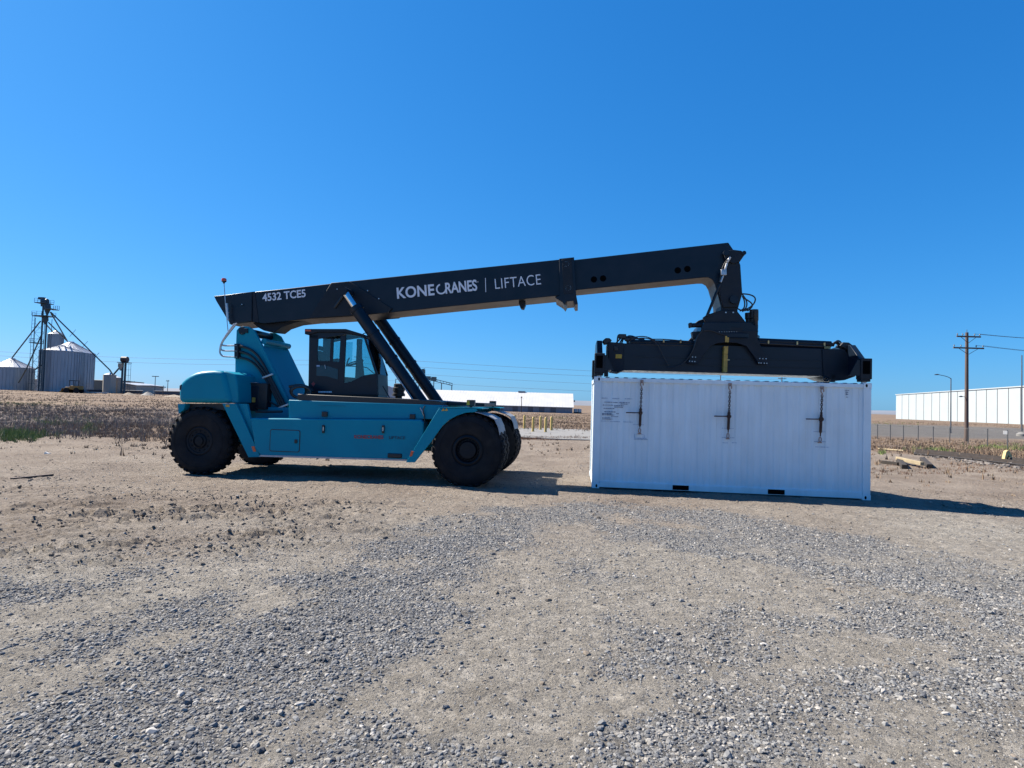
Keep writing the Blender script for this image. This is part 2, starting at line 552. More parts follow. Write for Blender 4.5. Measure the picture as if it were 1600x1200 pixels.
def math_(op, a, b):
    m = N.new("ShaderNodeMath")
    m.operation = op
    m.use_clamp = False
    for s_, i in ((a, 0), (b, 1)):
        if hasattr(s_, "links"): L.new(s_, m.inputs[i])
        else: m.inputs[i].default_value = s_
    return m.outputs[0]
vor = N.new("ShaderNodeTexVoronoi")
vor.inputs["Scale"].default_value = 34
L.new(tc.outputs["Object"], vor.inputs["Vector"])
sepc = N.new("ShaderNodeSeparateColor")
L.new(vor.outputs["Color"], sepc.inputs[0])
grey = rampo(sepc.outputs[0], [(.0, (.058, .06, .064)), (.35, (.12, .122, .126)), (.7, (.185, .184, .184)), (1.0, (.28, .272, .258))])
sandy = rampo(noise(2.2, 9, .65), [(.28, (.202, .186, .158)), (.5, (.275, .257, .224)), (.75, (.338, .318, .282))])
tan = rampo(noise(.55, 10, .62), [(.28, (.140, .110, .088)), (.5, (.196, .161, .130)), (.75, (.255, .218, .18))])
dirt = mixc(attr("tan"), sandy, tan)
speck = rampo(noise(45, 4, .7), [(.30, (.42, .42, .44)), (.5, (1, 1, 1)), (.75, (1.25, 1.24, 1.22))])
mul = N.new("ShaderNodeMix"); mul.data_type = 'RGBA'; mul.blend_type = 'MULTIPLY'; mul.inputs[0].default_value = .8
L.new(dirt, mul.inputs[6]); L.new(speck, mul.inputs[7])
dirt = mul.outputs[2]
gfac = math_('MULTIPLY', attr("gravel"), rampo(noise(9, 5, .6), [(.35, (.35, .35, .35)), (.6, (1, 1, 1))]))
yard = mixc(gfac, dirt, grey)
fn = rampo(noise(.10, 9, .62, .4), [(.30, (.10, .074, .060)), (.45, (.148, .108, .080)), (.58, (.195, .142, .10)), (.75, (.235, .182, .13))])
fine = rampo(noise(1.3, 10, .75), [(.3, (.55, .55, .55)), (.7, (1.25, 1.25, 1.25))])
mul2 = N.new("ShaderNodeMix"); mul2.data_type = 'RGBA'; mul2.blend_type = 'MULTIPLY'; mul2.inputs[0].default_value = 1
L.new(fn, mul2.inputs[6]); L.new(fine, mul2.inputs[7])
lot = rampo(noise(.5, 6), [(.3, (.085, .080, .077)), (.7, (.115, .108, .10))])
fieldb = mixc(attr("scrub"), mul2.outputs[2], rampo(noise(.35, 9, .7), [(.3, (.085, .068, .064)), (.5, (.125, .10, .09)), (.72, (.20, .16, .13))]))
fieldc = mixc(attr("lot"), fieldb, lot)
L.new(mixc(attr("field"), yard, fieldc), P.inputs["Base Color"])
P.inputs["Roughness"].default_value = .95
P.inputs["Specular IOR Level"].default_value = .15
hgt = math_('ADD', math_('MULTIPLY', noise(24, 7, .75), .026), math_('MULTIPLY', noise(95, 3, .6), .006))
hgt = math_('ADD', hgt, math_('MULTIPLY', rampo(noise(7, 8, .72), [(.45, (0, 0, 0)), (.75, (1, 1, 1))]), .035))
hgt = math_('ADD', hgt, math_('MULTIPLY', math_('MULTIPLY', vor.outputs["Distance"], attr("gravel")), -.014))
bp = N.new("ShaderNodeBump")
bp.inputs["Strength"].default_value = 1.0
bp.inputs["Distance"].default_value = 1.0
L.new(hgt, bp.inputs["Height"])
L.new(bp.outputs[0], P.inputs["Normal"])
VX, VY = Vg[:, 0], Vg[:, 1]
lotm = sstep(64, 70, VY) * (1 - sstep(105, 125, VY)) * sstep(30, 36, VX + (VY - 65) * .0)
def scrub_mask(X, Y):
    az = np.degrees(np.arctan2(X, np.maximum(Y, .01)))
    n = fbm(X * .10 + 3, Y * .20, 4, 63)
    return (1 - sstep(-24, -10, az)) * sstep(23, 31, Y + (n - .5) * 14) * (1 - sstep(46, 66, Y + (n - .5) * 40)) * (.35 + .65 * sstep(.35, .55, n))
g_obj = mesh_np("ground", Vg, None, 4, gm, kind="structure", smooth=True, fidx=quads.reshape(-1),
                attrs=dict(gravel=gravel_mask(VX, VY), field=field_mask(VX, VY),
                           tan=np.clip(.25 + .75 * sstep(6.5, 12.5, VY - .25 * VX + (fbm(VX * .4, VY * .4, 3, 8) - .5) * 5), 0, 1), scrub=scrub_mask(VX, VY), lot=lotm))
g_obj["label"] = "dry gravel and packed earth yard running out into fields"

# hills on the horizon
hm = simple("haze_tinted_hill", (.13, .145, .175), .95, var=.1, scale=.0015)  # blue grey of distant haze is put into the hill colour
for (az0, az1, dist, top, sd_) in ((-60, 60, 9000, 75, 3),):
    a_ = np.radians(np.arange(az0, az1, .25))
    hx = []
    for k, (dd, hh) in enumerate(((0, -20), (600, .5), (1300, 1.0), (2600, .55))):
        prof = top * hh * (.45 + .9 * fbm(np.degrees(a_) * .11 + 40, np.full_like(a_, k * .3), 4, sd_)) if hh > 0 else np.full_like(a_, hh)
        hx.append(np.stack([(dist + dd) * np.sin(a_), (dist + dd) * np.cos(a_), prof], -1))
    hv = np.stack(hx, 0)
    nk, na = hv.shape[:2]
    ii = np.arange(nk * na).reshape(nk, na)
    q = np.stack([ii[:-1, :-1], ii[1:, :-1], ii[1:, 1:], ii[:-1, 1:]], -1)[:, :, ::-1]
    ho = mesh_np("hills", hv.reshape(-1, 3), None, 4, hm, kind="structure", smooth=True, fidx=q.reshape(-1))
    ho["label"] = "low dry hills along the horizon, coloured blue grey for haze"

# ------------------------------------------------------------------ loose stones, clods and grasses
ICO = None
def ico_unit():
    t = (1 + 5 ** .5) / 2
    v = np.array([(-1, t, 0), (1, t, 0), (-1, -t, 0), (1, -t, 0), (0, -1, t), (0, 1, t), (0, -1, -t), (0, 1, -t), (t, 0, -1), (t, 0, 1), (-t, 0, -1), (-t, 0, 1)], float)
    v /= np.linalg.norm(v[0])
    f = np.array([(0, 11, 5), (0, 5, 1), (0, 1, 7), (0, 7, 10), (0, 10, 11), (1, 5, 9), (5, 11, 4), (11, 10, 2), (10, 7, 6), (7, 1, 8), (3, 9, 4), (3, 4, 2), (3, 2, 6), (3, 6, 8), (3, 8, 9), (4, 9, 5), (2, 4, 11), (6, 2, 10), (8, 6, 7), (9, 8, 1)])
    return v, f
def octa_unit():
    v = np.array([(1, 0, 0), (-1, 0, 0), (0, 1, 0), (0, -1, 0), (0, 0, 1), (0, 0, -1)], float)
    f = np.array([(0, 2, 4), (2, 1, 4), (1, 3, 4), (3, 0, 4), (2, 0, 5), (1, 2, 5), (3, 1, 5), (0, 3, 5)])
    return v, f
def scatter_stones(X, Y, Z, rad, unit, flat=(.45, .8), jag=.22):
    v, f = unit
    n, k = len(X), len(v)
    a = rng.uniform(0, 2 * np.pi, n)
    el = rng.uniform(.7, 1.35, n)
    fl = rng.uniform(*flat, n)
    V = v[None] * (1 + rng.uniform(-jag, jag, (n, k, 1)))
    V = V * np.stack([rad * el, rad / el, rad * fl], -1)[:, None, :]
    tilt = rng.normal(0, .25, n)
    c, s = np.cos(tilt)[:, None], np.sin(tilt)[:, None]
    x, z = V[:, :, 0] * c - V[:, :, 2] * s, V[:, :, 0] * s + V[:, :, 2] * c
    c, s = np.cos(a)[:, None], np.sin(a)[:, None]
    x, y = x * c - V[:, :, 1] * s, x * s + V[:, :, 1] * c
    out = np.stack([x + X[:, None], y + Y[:, None], z + Z[:, None] + (rad * fl * .22)[:, None]], -1)
    return out.reshape(-1, 3), (f[None] + (np.arange(n) * k)[:, None, None]).reshape(-1)
def sector(n, r0_, r1_, azm=47):
    r_ = np.sqrt(rng.uniform(r0_ ** 2, r1_ ** 2, n))
    a = np.radians(rng.uniform(-azm, azm, n))
    return r_ * np.sin(a), r_ * np.cos(a)
def island_mat(name, stops, rough=.85, spec=.3, bump=False):
    m, N_, L_, P_ = mat_new(name)
    ge = N_.new("ShaderNodeNewGeometry")
    rp = ramp(N_, stops)
    L_.new(ge.outputs["Random Per Island"], rp.inputs[0])
    L_.new(rp.outputs[0], P_.inputs["Base Color"])
    P_.inputs["Roughness"].default_value = rough
    P_.inputs["Specular IOR Level"].default_value = spec
    return m
stone_m = island_mat("gravel_stone", [(0, (.056, .058, .064)), (.25, (.10, .103, .11)), (.55, (.152, .155, .159)), (.8, (.21, .207, .20)), (.93, (.265, .244, .215)), (1, (.36, .345, .325))])
SV, SF, base_i = [], [], 0
for (n, r0_, r1_, unit, rmean, pw, small) in ((165000, 2.2, 8.5, ico_unit(), .0084, 1.35, 0), (210000, 8.5, 19, octa_unit(), .0105, 1.5, 0), (80000, 2.2, 9.5, octa_unit(), .0042, 0, 1)):
    X, Y = sector(n, r0_, r1_)
    if not small:
        keep = rng.uniform(0, 1, n) < gravel_mask(X, Y) ** pw
        X, Y = X[keep], Y[keep]
    rad = np.clip(rmean * np.exp(rng.normal(0, .40, len(X))), .003, .030)
    V, Fi = scatter_stones(X, Y, ground_z(X, Y), rad, unit)
    SV.append(V); SF.append(Fi + base_i); base_i += len(V)
o = mesh_np("gravel", np.concatenate(SV), None, 3, stone_m, kind="stuff", fidx=np.concatenate(SF), smooth=False)
tag(o, "loose grey gravel spread across the yard in the foreground", "gravel")

clod_m = simple("dry_earth_clod", (.165, .14, .115), .95, var=.25, scale=4, spec=.15)
CX, CY, CR = [], [], []
for pts in TRACKS:
    for (x0, y0), (x1, y1) in zip(pts[:-1], pts[1:]):
        ln = math.hypot(x1 - x0, y1 - y0)
        n = int(ln * 60)
        t = rng.uniform(0, 1, n)
        CX.append(x0 + (x1 - x0) * t + rng.normal(0, .20, n)); CY.append(y0 + (y1 - y0) * t + rng.choice([-.36, .36, 0.0], n) + rng.normal(0, .09, n))
        CR.append(np.clip(.0115 * np.exp(rng.normal(0, .5, n)), .004, .045))
X, Y = sector(14000, 4, 32)
keep = rng.uniform(0, 1, 14000) < .25 + .75 * sstep(.5, .7, fbm(X * .7, Y * .7, 3, 77))
CX.append(X[keep]); CY.append(Y[keep]); CR.append(np.clip(.010 * np.exp(rng.normal(0, .5, keep.sum())), .004, .035))
CX, CY, CR = np.concatenate(CX), np.concatenate(CY), np.concatenate(CR)
keep = np.abs(np.degrees(np.arctan2(CX, CY))) < 50
CX, CY, CR = CX[keep], CY[keep], CR[keep]
V, Fi = scatter_stones(CX, CY, ground_z(CX, CY), CR, ico_unit(), flat=(.5, .9), jag=.3)
o = mesh_np("dirt_clods", V, None, 3, clod_m, kind="stuff", fidx=Fi)
tag(o, "dry earth clods thrown up along the wheel ruts", "dirt clods")

def tufts(name, X, Y, hgt_, wid, nb, m, label, cat, lean=.35, spread=.10):
    n = len(X)
    Z = ground_z(X, Y) - .02
    h_ = hgt_ * np.exp(rng.normal(0, .35, n)) if np.ndim(hgt_) == 0 else hgt_
    a = rng.uniform(0, 2 * np.pi, (n, nb))
    q = rng.uniform(0, spread, (n, nb))
    bx, by = X[:, None] + q * np.cos(a), Y[:, None] + q * np.sin(a)
    H = h_[:, None] * rng.uniform(.5, 1.1, (n, nb))
    ln = rng.normal(0, lean, (n, nb)) * H
    la = rng.uniform(0, 2 * np.pi, (n, nb))
    fa = rng.uniform(0, np.pi, (n, nb))
    w = wid * rng.uniform(.6, 1.3, (n, nb))
    z = np.broadcast_to(Z[:, None], bx.shape)
    p0 = np.stack([bx - w * np.cos(fa), by - w * np.sin(fa), z], -1)
    p1 = np.stack([bx + w * np.cos(fa), by + w * np.sin(fa), z], -1)
    p2 = np.stack([bx + ln * np.cos(la), by + ln * np.sin(la), z + H], -1)
    V = np.stack([p0, p1, p2], 2).reshape(-1, 3)
    o = mesh_np(name, V, None, 3, m, kind="stuff", fidx=np.arange(len(V)))
    return tag(o, label, cat)
def logsector(n, r0_, r1_, a0, a1):
    r_ = np.exp(rng.uniform(np.log(r0_), np.log(r1_), n))
    a = np.radians(rng.uniform(a0, a1, n))
    return r_ * np.sin(a), r_ * np.cos(a)
drym = island_mat("dry_grass_blade", [(0, (.13, .09, .068)), (.35, (.185, .13, .093)), (.7, (.235, .17, .118)), (1, (.275, .22, .155))], .9, .1)
scrubm = island_mat("dark_scrub_stem", [(0, (.16, .126, .115)), (.45, (.235, .19, .168)), (.8, (.32, .26, .205)), (1, (.28, .27, .18))], .9, .1)
greenm = island_mat("green_weed_blade", [(0, (.085, .12, .045)), (.5, (.14, .185, .06)), (1, (.23, .245, .10))], .8, .2)
redm = island_mat("reddish_grass_blade", [(0, (.11, .06, .045)), (.6, (.17, .10, .07)), (1, (.21, .145, .095))], .9, .1)
X, Y = logsector(80000, 20, 210, -47, 47)
k = rng.uniform(0, 1, len(X)) < (field_mask(X, Y) + .05 * sstep(12, 18, Y)) * (.2 + .8 * sstep(.38, .6, fbm(X * .12, Y * .12, 3, 60)))
k &= ~((Y > 62) & (Y < 112) & (X > 28))
tufts("dry_grass", X[k], Y[k], .15, .024, 6, drym, "dry tan grass covering the fields around the yard", "grass")
X, Y = logsector(13000, 24, 80, -47, -14)
k = rng.uniform(0, 1, len(X)) < (.08 + .92 * scrub_mask(X, Y)) * field_mask(X, Y)
tufts("dark_scrub", X[k], Y[k], .20, .013, 9, scrubm, "brown dry scrub band in the left field", "scrub", spread=.22)
GXs, GYs = [], []
for (px, py, sx, sy, n) in ((20, 682, 26, 3.5, 420), (140, 671, 6, 4, 50), (90, 662, 30, 3, 90), (1457, 701, 16, 2.5, 130), (1575, 690, 30, 2.5, 260), (1378, 707, 2.5, 1.5, 16), (1400, 662, 30, 2.0, 100), (40, 637, 40, 2.0, 120), (860, 649, 25, 1.5, 60), (400, 690, 40, 3, 30)):
    for _ in range(n):
        p = G(px + rng.normal(0, sx), min(max(py + rng.normal(0, sy), 636), 720))
        GXs.append(p.x); GYs.append(p.y)
tufts("green_weeds", np.array(GXs), np.array(GYs), .20, .020, 8, greenm, "green weeds growing among the dry grass at the yard edge", "weeds", spread=.15)
GXs, GYs = [], []
for _ in range(1500):
    p = G(rng.uniform(812, 925), 684 + rng.normal(0, 1.0) + .02 * rng.uniform(0, 100))
    GXs.append(p.x); GYs.append(p.y)
for _ in range(260):
    p = G(rng.uniform(1360, 1640), 731 + (rng.uniform(-9, 5)))
    GXs.append(p.x); GYs.append(p.y)
tufts("reddish_grass", np.array(GXs), np.array(GYs), .085, .014, 6, redm, "reddish dry grass along the front edge of the concrete pad", "grass", spread=.12)

# ------------------------------------------------------------------ lettering
def text(name, body, pl, pr, y, px_h, m, parent, weight=0.0, spacing=1.0, proud=.004):
    """lettering whose baseline runs from pixel pl to pixel pr on the plane y"""
    a, b = mp3(*pl, y - proud), mp3(*pr, y - proud)
    c = bpy.data.curves.new(name, 'FONT')
    c.body = body
    c.size = 1.0
    c.offset = weight
    c.space_character = spacing
    c.extrude = .003
    c.materials.append(m)
    o = bpy.data.objects.new(name, c)
    COL.objects.link(o)
    bpy.context.view_layer.update()
    w = max(o.dimensions.x, 1e-4)
    sx = (b - a).length / w
    cap = .70
    hh = px_h * (a - (FRAME.inverted() @ CAM)).length / F_PX
    sy = hh / cap
    t = (b - a).normalized()
    up = Vector((-t.z, 0, t.x))
    n = t.cross(up)
    me = bpy.data.meshes.new_from_object(o)
    bpy.data.objects.remove(o)
    bpy.data.curves.remove(c)
    me.name = name
    o = bpy.data.objects.new(name, me)
    COL.objects.link(o)
    o.parent = parent
    loc = a - OFF[parent]
    o.matrix_local = Matrix(((t.x * sx, up.x * sy, n.x, loc.x), (t.y * sx, up.y * sy, n.y, loc.y), (t.z * sx, up.z * sy, n.z, loc.z), (0, 0, 0, 1)))
    OFF[o] = OFF[parent]
    return o

# ------------------------------------------------------------------ shipping container
CL, CW, CH = 6.09, 2.438, 2.591
box = thing("shipping_container", "white corrugated steel shipping container standing under the crane's lifting frame", "container", (CL / 2, CW / 2, 0))
def corrugated(x0, x1, z0, z1, yout, depth, pitch, sgn):
    """trapezoid corrugation; outer flats at yout"""
    pts = []
    x = x0
    while x < x1 - 1e-6:
        for f, d_ in ((.0, 0), (.36, 0), (.50, 1), (.86, 1)):
            if x + f * pitch < x1: pts.append((x + f * pitch, yout + sgn * depth * d_))
        x += pitch
    pts.append((x1, yout))
    return pts
mb = MB()
for yo, sg in ((.035, 1), (CW - .035, -1)):
    mb = MB()
    p = corrugated(.16, CL - .16, 0, 0, yo, .022, .278, sg)
    for (xa, ya), (xb, yb) in zip(p[:-1], p[1:]):
        mb.quad((xa, ya, .15), (xb, yb, .15), (xb, yb, CH - .10), (xa, ya, CH - .10))
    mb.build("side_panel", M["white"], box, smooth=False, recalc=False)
for xo, sg in ((.03, 1), (CL - .03, -1)):
    mb = MB()
    p = corrugated(.16, CW - .16, 0, 0, xo, .04, .25, sg)
    for (ya, xa), (yb, xb) in zip(p[:-1], p[1:]):
        mb.quad((xa, ya, .15), (xb, yb, .15), (xb, yb, CH - .10), (xa, ya, CH - .10))
    mb.build("end_panel", M["white"], box, smooth=False, recalc=False)
mb = MB()
p = corrugated(.16, CL - .16, 0, 0, CH - .035, .03, .21, 1)
pts = [(.02, CH - .02)] + [(x, z) for x, z in p] + [(CL - .02, CH - .02)]
for (xa, za), (xb, zb) in zip(pts[:-1], pts[1:]):
    mb.quad((xa, .03, za), (xb, .03, zb), (xb, CW - .03, zb), (xa, CW - .03, za))
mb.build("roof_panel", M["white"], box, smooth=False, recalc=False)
mb = MB().box(.1, CL - .1, .1, CW - .1, .12, .16)
mb.build("floor", M["darkwood"], box)
for x in (.0, CL - .165):
    for y in (.0, CW - .165):
        MB().box(x, x + .165, y, y + .165, .118, CH - .118).build("corner_post", M["white"], box, bevel=.008)
        for z in (0, CH - .118):
            c = MB().box(x - .006, x + .171, y - .006, y + .171, z, z + .118).build("corner_casting", M["white"], box, bevel=.006)
            hx_ = x + (.105 if x < 1 else .06)
            oval = [(hx_ + .022 * math.cos(a) , z + .059 + .038 * math.sin(a)) for a in np.linspace(0, 2 * np.pi, 12, endpoint=False)]
            yy = (y - .0085, y - .004) if y < 1 else (y + .1690, y + .1735)
            MB().prism(oval, *yy).build("casting_hole_shade", M["hole_shade"], c)  # oval plate painted black for the shade inside the casting
for y in (.004, CW - .064):
    MB().box(.171, CL - .171, y, y + .06, CH - .112, CH - .022).build("top_rail", M["white"], box, bevel=.006)
    r_ = MB().box(.171, CL - .171, y, y + .06, .0 + .03, .165).build("bottom_rail", M["white"], box, bevel=.006)
    for px in (1063.5, 1213):
        fx = mp(px, 765, 0)[0]
        MB().box(fx - .18, fx + .18, (y - .006) if y < 1 else y + .062, (y - .002) if y < 1 else y + .066, .045, .15).build("fork_pocket_shade", M["hole_shade"], r_)  # dark plate on the rail; the pocket's shade is put into its colour
for x in (.004, CL - .064):
    for z in (.03, CH - .112):
        MB().box(x, x + .06, .171, CW - .171, z, z + (.135 if z < 1 else .09)).build("end_rail", M["white"], box, bevel=.006)
# door fittings at the far end, seen edge on
for pz in (.45, 1.05, 1.62, 2.2):
    MB().box(CL - .012, CL + .022, .07, .13, pz, pz + .10).build("door_hinge", M["inkpale"], box, bevel=.004)
# printed rows on the side: illegible at this distance, so rows of short strokes of the right length and weight
def strokes(rows, m, y=.031):
    for (xa, xb, yc, h_) in rows:
        mb_ = MB()
        x = xa
        while x < xb:
            w = random.uniform(.9, 2.4)
            x1_ = min(xb, x + w)
            (a0, b0), (a1, b1) = mp(x, yc + h_ / 2 + .03 * (x - xa), y), mp(x1_, yc - h_ / 2 + .03 * (x1_ - xa), y)
            zc, hh = (b0 + b1) / 2, abs(b1 - b0) / 2 * random.uniform(.7, 1.1)
            mb_.box(a0, a1, y - .004, y - .0005, zc - hh, zc + hh)
            x = x1_ + random.uniform(.25, .9)
        mb_.build("lettering", m, box, smooth=False)
strokes([(944, 965, 628.3, 1.3), (967, 984, 628.8, 1.3), (970, 981, 631.2, 1.1), (942, 958, 632.8, 1.2), (960, 974, 633.6, 1.5), (960, 973, 636, 1.4), (943, 960, 638, 1.3),
                         (944, 962, 643.2, 1.4), (941, 956, 646.2, 1.5), (963, 967, 646.2, 1.5), (941, 960, 648, 1.3), (955, 966, 650.8, .8), (941, 954, 652.5, 1), (941, 957, 654.5, 1.2)], M["ink"])
strokes([(940, 949, 622, 1.4), (957, 968, 622.6, 1.4), (976, 988, 623, 1.3), (938, 951, 657.8, 1), (953, 969, 658.5, .9), (974, 989, 659.2, .9), (989, 1006, 663.3, .8), (1128, 1146, 669, .8), (1271, 1290, 674.3, .8),
                        (1128, 1148, 683.5, .9), (1272, 1290, 689.8, .9), (992, 1010, 684.5, .8), (991, 1012, 686.3, 1.1), (1129, 1137, 691.8, 1), (1144, 1152, 691.8, 1), (1274, 1296, 698.2, 1), (991.0, 991.8, 682, 6), (1006.3, 1007, 682, 6), (991, 1007, 678.3, .6)], M["inkpale"])
strokes([(1320, 1327, 610, 1), (1321.5, 1325.5, 613, 2.2), (1321.5, 1325.5, 616, 2.2), (1322, 1325, 620.5, 1.1)], M["ink"])

# ------------------------------------------------------------------ chain binders hanging on its side
def binder(px, ptop, pbot, plev, label):
    y = -.035
    x, zt = mp(px, ptop, y)
    xb, zb = mp(px - 3.6, pbot, y)
    zl = mp(px - 2, plev, y)[1]
    t = thing("chain_binder", label, "chain binder", (xb, y, zb), group="ratchet chain binders hung on the white container")
    X_ = lambda z: x + (xb - x) * (z - zt) / (zb - zt)
    P_ = lambda z, dx=0: (X_(z) + dx, y, z)
    mbh = MB().tube([(X_(zt) + .03 * math.cos(a), y, zt - .05 + .05 * math.sin(a)) for a in np.linspace(-.6, 4.4, 12)], .014, 8)
    mbh.tube([P_(zt - .10), P_(zt - .16)], .016, 8)
    mbh.box(x - .035, x + .035, y - .0, -.002, zt - .02, zt + .05)
    mbh.build("top_hook", M["hookpaint"], t)
    zs = zt - .14
    mbc = MB()
    k = 0
    while zs > zt - .58:                      # links turned crosswise in turn
        c = Vector(P_(zs - .03))
        ring = [(c.x + (.020 * math.cos(a) if k % 2 == 0 else .0), c.y + (.016 * math.cos(a) if k % 2 else 0), c.z + .034 * math.sin(a)) for a in np.linspace(0, 2 * np.pi, 10)]
        mbc.tube(ring, .0085, 6)
        zs -= .048
        k += 1
    mbc.build("chain", M["rust"], t)
    mbb = MB().tube([P_(zs + .02), P_(zs - .02), P_(zs - .05)], [.018, .04, .022], 8)
    ring = [(X_(zs - .09) + .032 * math.cos(a), y, zs - .09 + .034 * math.sin(a)) for a in np.linspace(0, 2 * np.pi, 14)]
    mbb.tube(ring, .010, 6)
    mbb.build("grab_hook", M["rust"], t)
    mbr = MB().tube([P_(zs - .11), P_(zl + .14), P_(zl + .10), P_(zl - .28), P_(zl - .32), P_(zb + .10)], [.012, .014, .030, .030, .014, .012], 10)
    mbr.cyl((X_(zl) - .0, y - .045, zl), (X_(zl), y + .028, zl), .045, seg=14)
    mbr.build("ratchet_barrel", M["rust"], t)
    MB().bar((X_(zl), y - .03, zl), (X_(zl) - .33, y - .03, zl - .005), .03, .024).build("lever", M["rust"], t, bevel=.005)
    ring = [(xb + .024 * math.cos(a), y, zb + .03 + .055 * math.sin(a)) for a in np.linspace(0, 2 * np.pi, 14)]
    MB().tube(ring, .012, 6).box(xb - .04, xb + .04, y - .0, -.002, zb - .05, zb - .025).build("bottom_hook", M["hookpaint"], t)
    return t
binder(1003, 597, 675, 645, "rusty ratchet chain binder hanging beside the printed rows on the white container")
binder(1141, 602, 683, 650.5, "rusty ratchet chain binder hanging mid-side, below the yellow scale strip")
binder(1285, 607, 689, 655, "rusty ratchet chain binder hanging near the small stencil, farthest from the printed rows")

# ================================================================== reach stacker
rs = thing("reach_stacker", "teal and navy reach stacker with a long boom holding a lifting frame over the container", "reach stacker", (-6.1, 1.22, 0))
YC = 1.22
def far(y): return 2 * YC - y
# ---- chassis
mb = MB().prism(mps([(451, 624.8), (690, 633), (690, 655), (451, 654)], -.38), -.38, 2.82)
mb.prism(mps([(392, 634), (440, 636), (452, 654), (392, 653.5)], .5), .55, 1.9)
mb.prism(mps([(300, 636), (392, 636), (700, 640), (745, 650), (745, 690), (660, 700), (420, 700), (330, 690)], .35), .35, 2.09)
chassis = mb.build("chassis", M["teal"], rs, bevel=.015)
for ya, yb in ((-.50, .30), (2.14, 2.94)):
    MB().prism(mps([(391, 653), (407, 653.5), (657, 655.5), (662, 660), (662, 690), (641, 719), (407, 712.5), (398, 700)], -.5), ya, yb).build("side_tank", M["teal"], chassis, bevel=.03)
yy = -.504
MB().prism(mps([(407, 710.8), (636, 717.8), (636, 720.2), (405, 713.4)], yy), yy - .012, .2).build("sill_strip", M["sill"], chassis)
# hatch with its dark seam, handles
def rrect(x0, x1, z0, z1, r, n=5):
    p = []
    for cx_, cz_, a0 in ((x1 - r, z1 - r, 0), (x0 + r, z1 - r, 90), (x0 + r, z0 + r, 180), (x1 - r, z0 + r, 270)):
        p += [(cx_ + r * math.cos(R(a0 + 90 * k / n)), cz_ + r * math.sin(R(a0 + 90 * k / n))) for k in range(n + 1)]
    return p
(hx0, hz1), (hx1, hz0) = mp(422.5, 670.5, yy), mp(468, 707, yy)
MB().prism(rrect(hx0, hx1, hz0, hz1, .05), yy - .004, yy + .02).build("hatch_seam", M["black"], chassis, smooth=False)
h_ = MB().prism(rrect(hx0 + .016, hx1 - .016, hz0 + .016, hz1 - .016, .045), yy - .010, yy + .02).build("hatch", M["teal"], chassis, bevel=.003)
def pbox(x0, y0, x1, y1, yp, depth, m, name, par, bev=0.0):
    (a0, b1), (a1, b0) = mp(x0, y0, yp), mp(x1, y1, yp)
    return MB().box(a0, a1, yp - depth, yp + .01, b0, b1).build(name, m, par, bevel=bev)
pbox(460.5, 686.5, 464.5, 692.5, -.518, .02, M["black"], "hatch_lock", chassis, .006)
for x, y_ in ((505.7, 664), (599, 664.5)):
    pbox(x - 1.5, y_, x + 1.5, y_ + 12.5, -.505, .035, M["black"], "latch", chassis, .006)
    pbox(x - 1.2, y_ + 3, x + .1, y_ + 9, -.541, .006, M["steel"], "latch_pin", chassis)
for x, y_ in ((508, 647), (645, 651)):
    pbox(x - 4, y_ - 4, x + 4, y_ + 4, -.385, .05, M["black"], "marker_lamp", chassis, .01)
pbox(496, 633.2, 540, 634.4, -.385, .004, M["darklet"], "seam_line", chassis)
(ax, az), (bx, bz) = mp(606, 708, -.5), mp(628, 716, -.5)
MB().box(ax, bx, -.53, -.2, bz, az).build("tow_recess_shade", M["black"], chassis, bevel=.02)  # solid black block; the shade of a recess is put into its colour
text("lettering", "KONECRANES", (553.2, 685.0), (598.5, 685.8), -.504, 5.2, M["redlet"], chassis, .015)
text("lettering", "LIFTACE", (607.5, 685.8), (632.5, 686.3), -.504, 4.4, M["darklet"], chassis, 0)
# deck and rails of the walkway
MB().prism(mps([(466, 615.5), (640, 623.5), (690, 627.2), (690, 633.5), (640, 632.5), (466, 625.5)], -.33), -.36, 2.78).build("walkway_deck", M["black"], chassis, bevel=.01)
MB().prism(mps([(686, 627), (757, 629.8), (757, 634.8), (686, 633)], .3), .3, 2.14).build("front_crossbeam", M["black"], chassis, bevel=.01)
MB().prism(mps([(540, 619), (607, 621), (610, 625), (540, 623.5)], -.2), -.2, .25).build("step_plate", M["black"], chassis)
# ---- counterweight
cw = MB().prism(mps([(277.6, 629), (278, 606), (279.3, 601), (282.5, 596), (288, 590.8), (295, 586), (304, 581.8), (312, 579.9), (322, 578.6), (334, 578), (350, 579.5), (362, 630)], -.42), -.42, 2.86).build("counterweight", M["teal"], rs)
b = cw.modifiers.new("edge", 'BEVEL'); b.width = .12; b.segments = 5; b.limit_method = 'ANGLE'; b.angle_limit = R(50)
MB().prism(mps([(340, 579.5), (355, 580.5), (368, 585), (371, 600), (372, 630), (360, 630)], -.34), -.34, 2.78).build("side_shoulder", M["teal"], cw, bevel=.03)
MB().prism(mps([(280.6, 602.5), (283.4, 600.5), (284.4, 608), (280.4, 609.5)], -.41), -.415, -.2).build("tail_lamp", M["black"], cw, bevel=.006)
MB().prism(mps([(277.8, 631), (290, 631), (287, 640), (279, 646)], -.38), -.38, .15).build("mudguard", M["teal"], cw)
MB().prism(mps([(289, 630.5), (384, 631), (384, 642), (330, 640), (289, 640)], -.2), -.2, 2.64).build("under_frame", M["black"], cw)
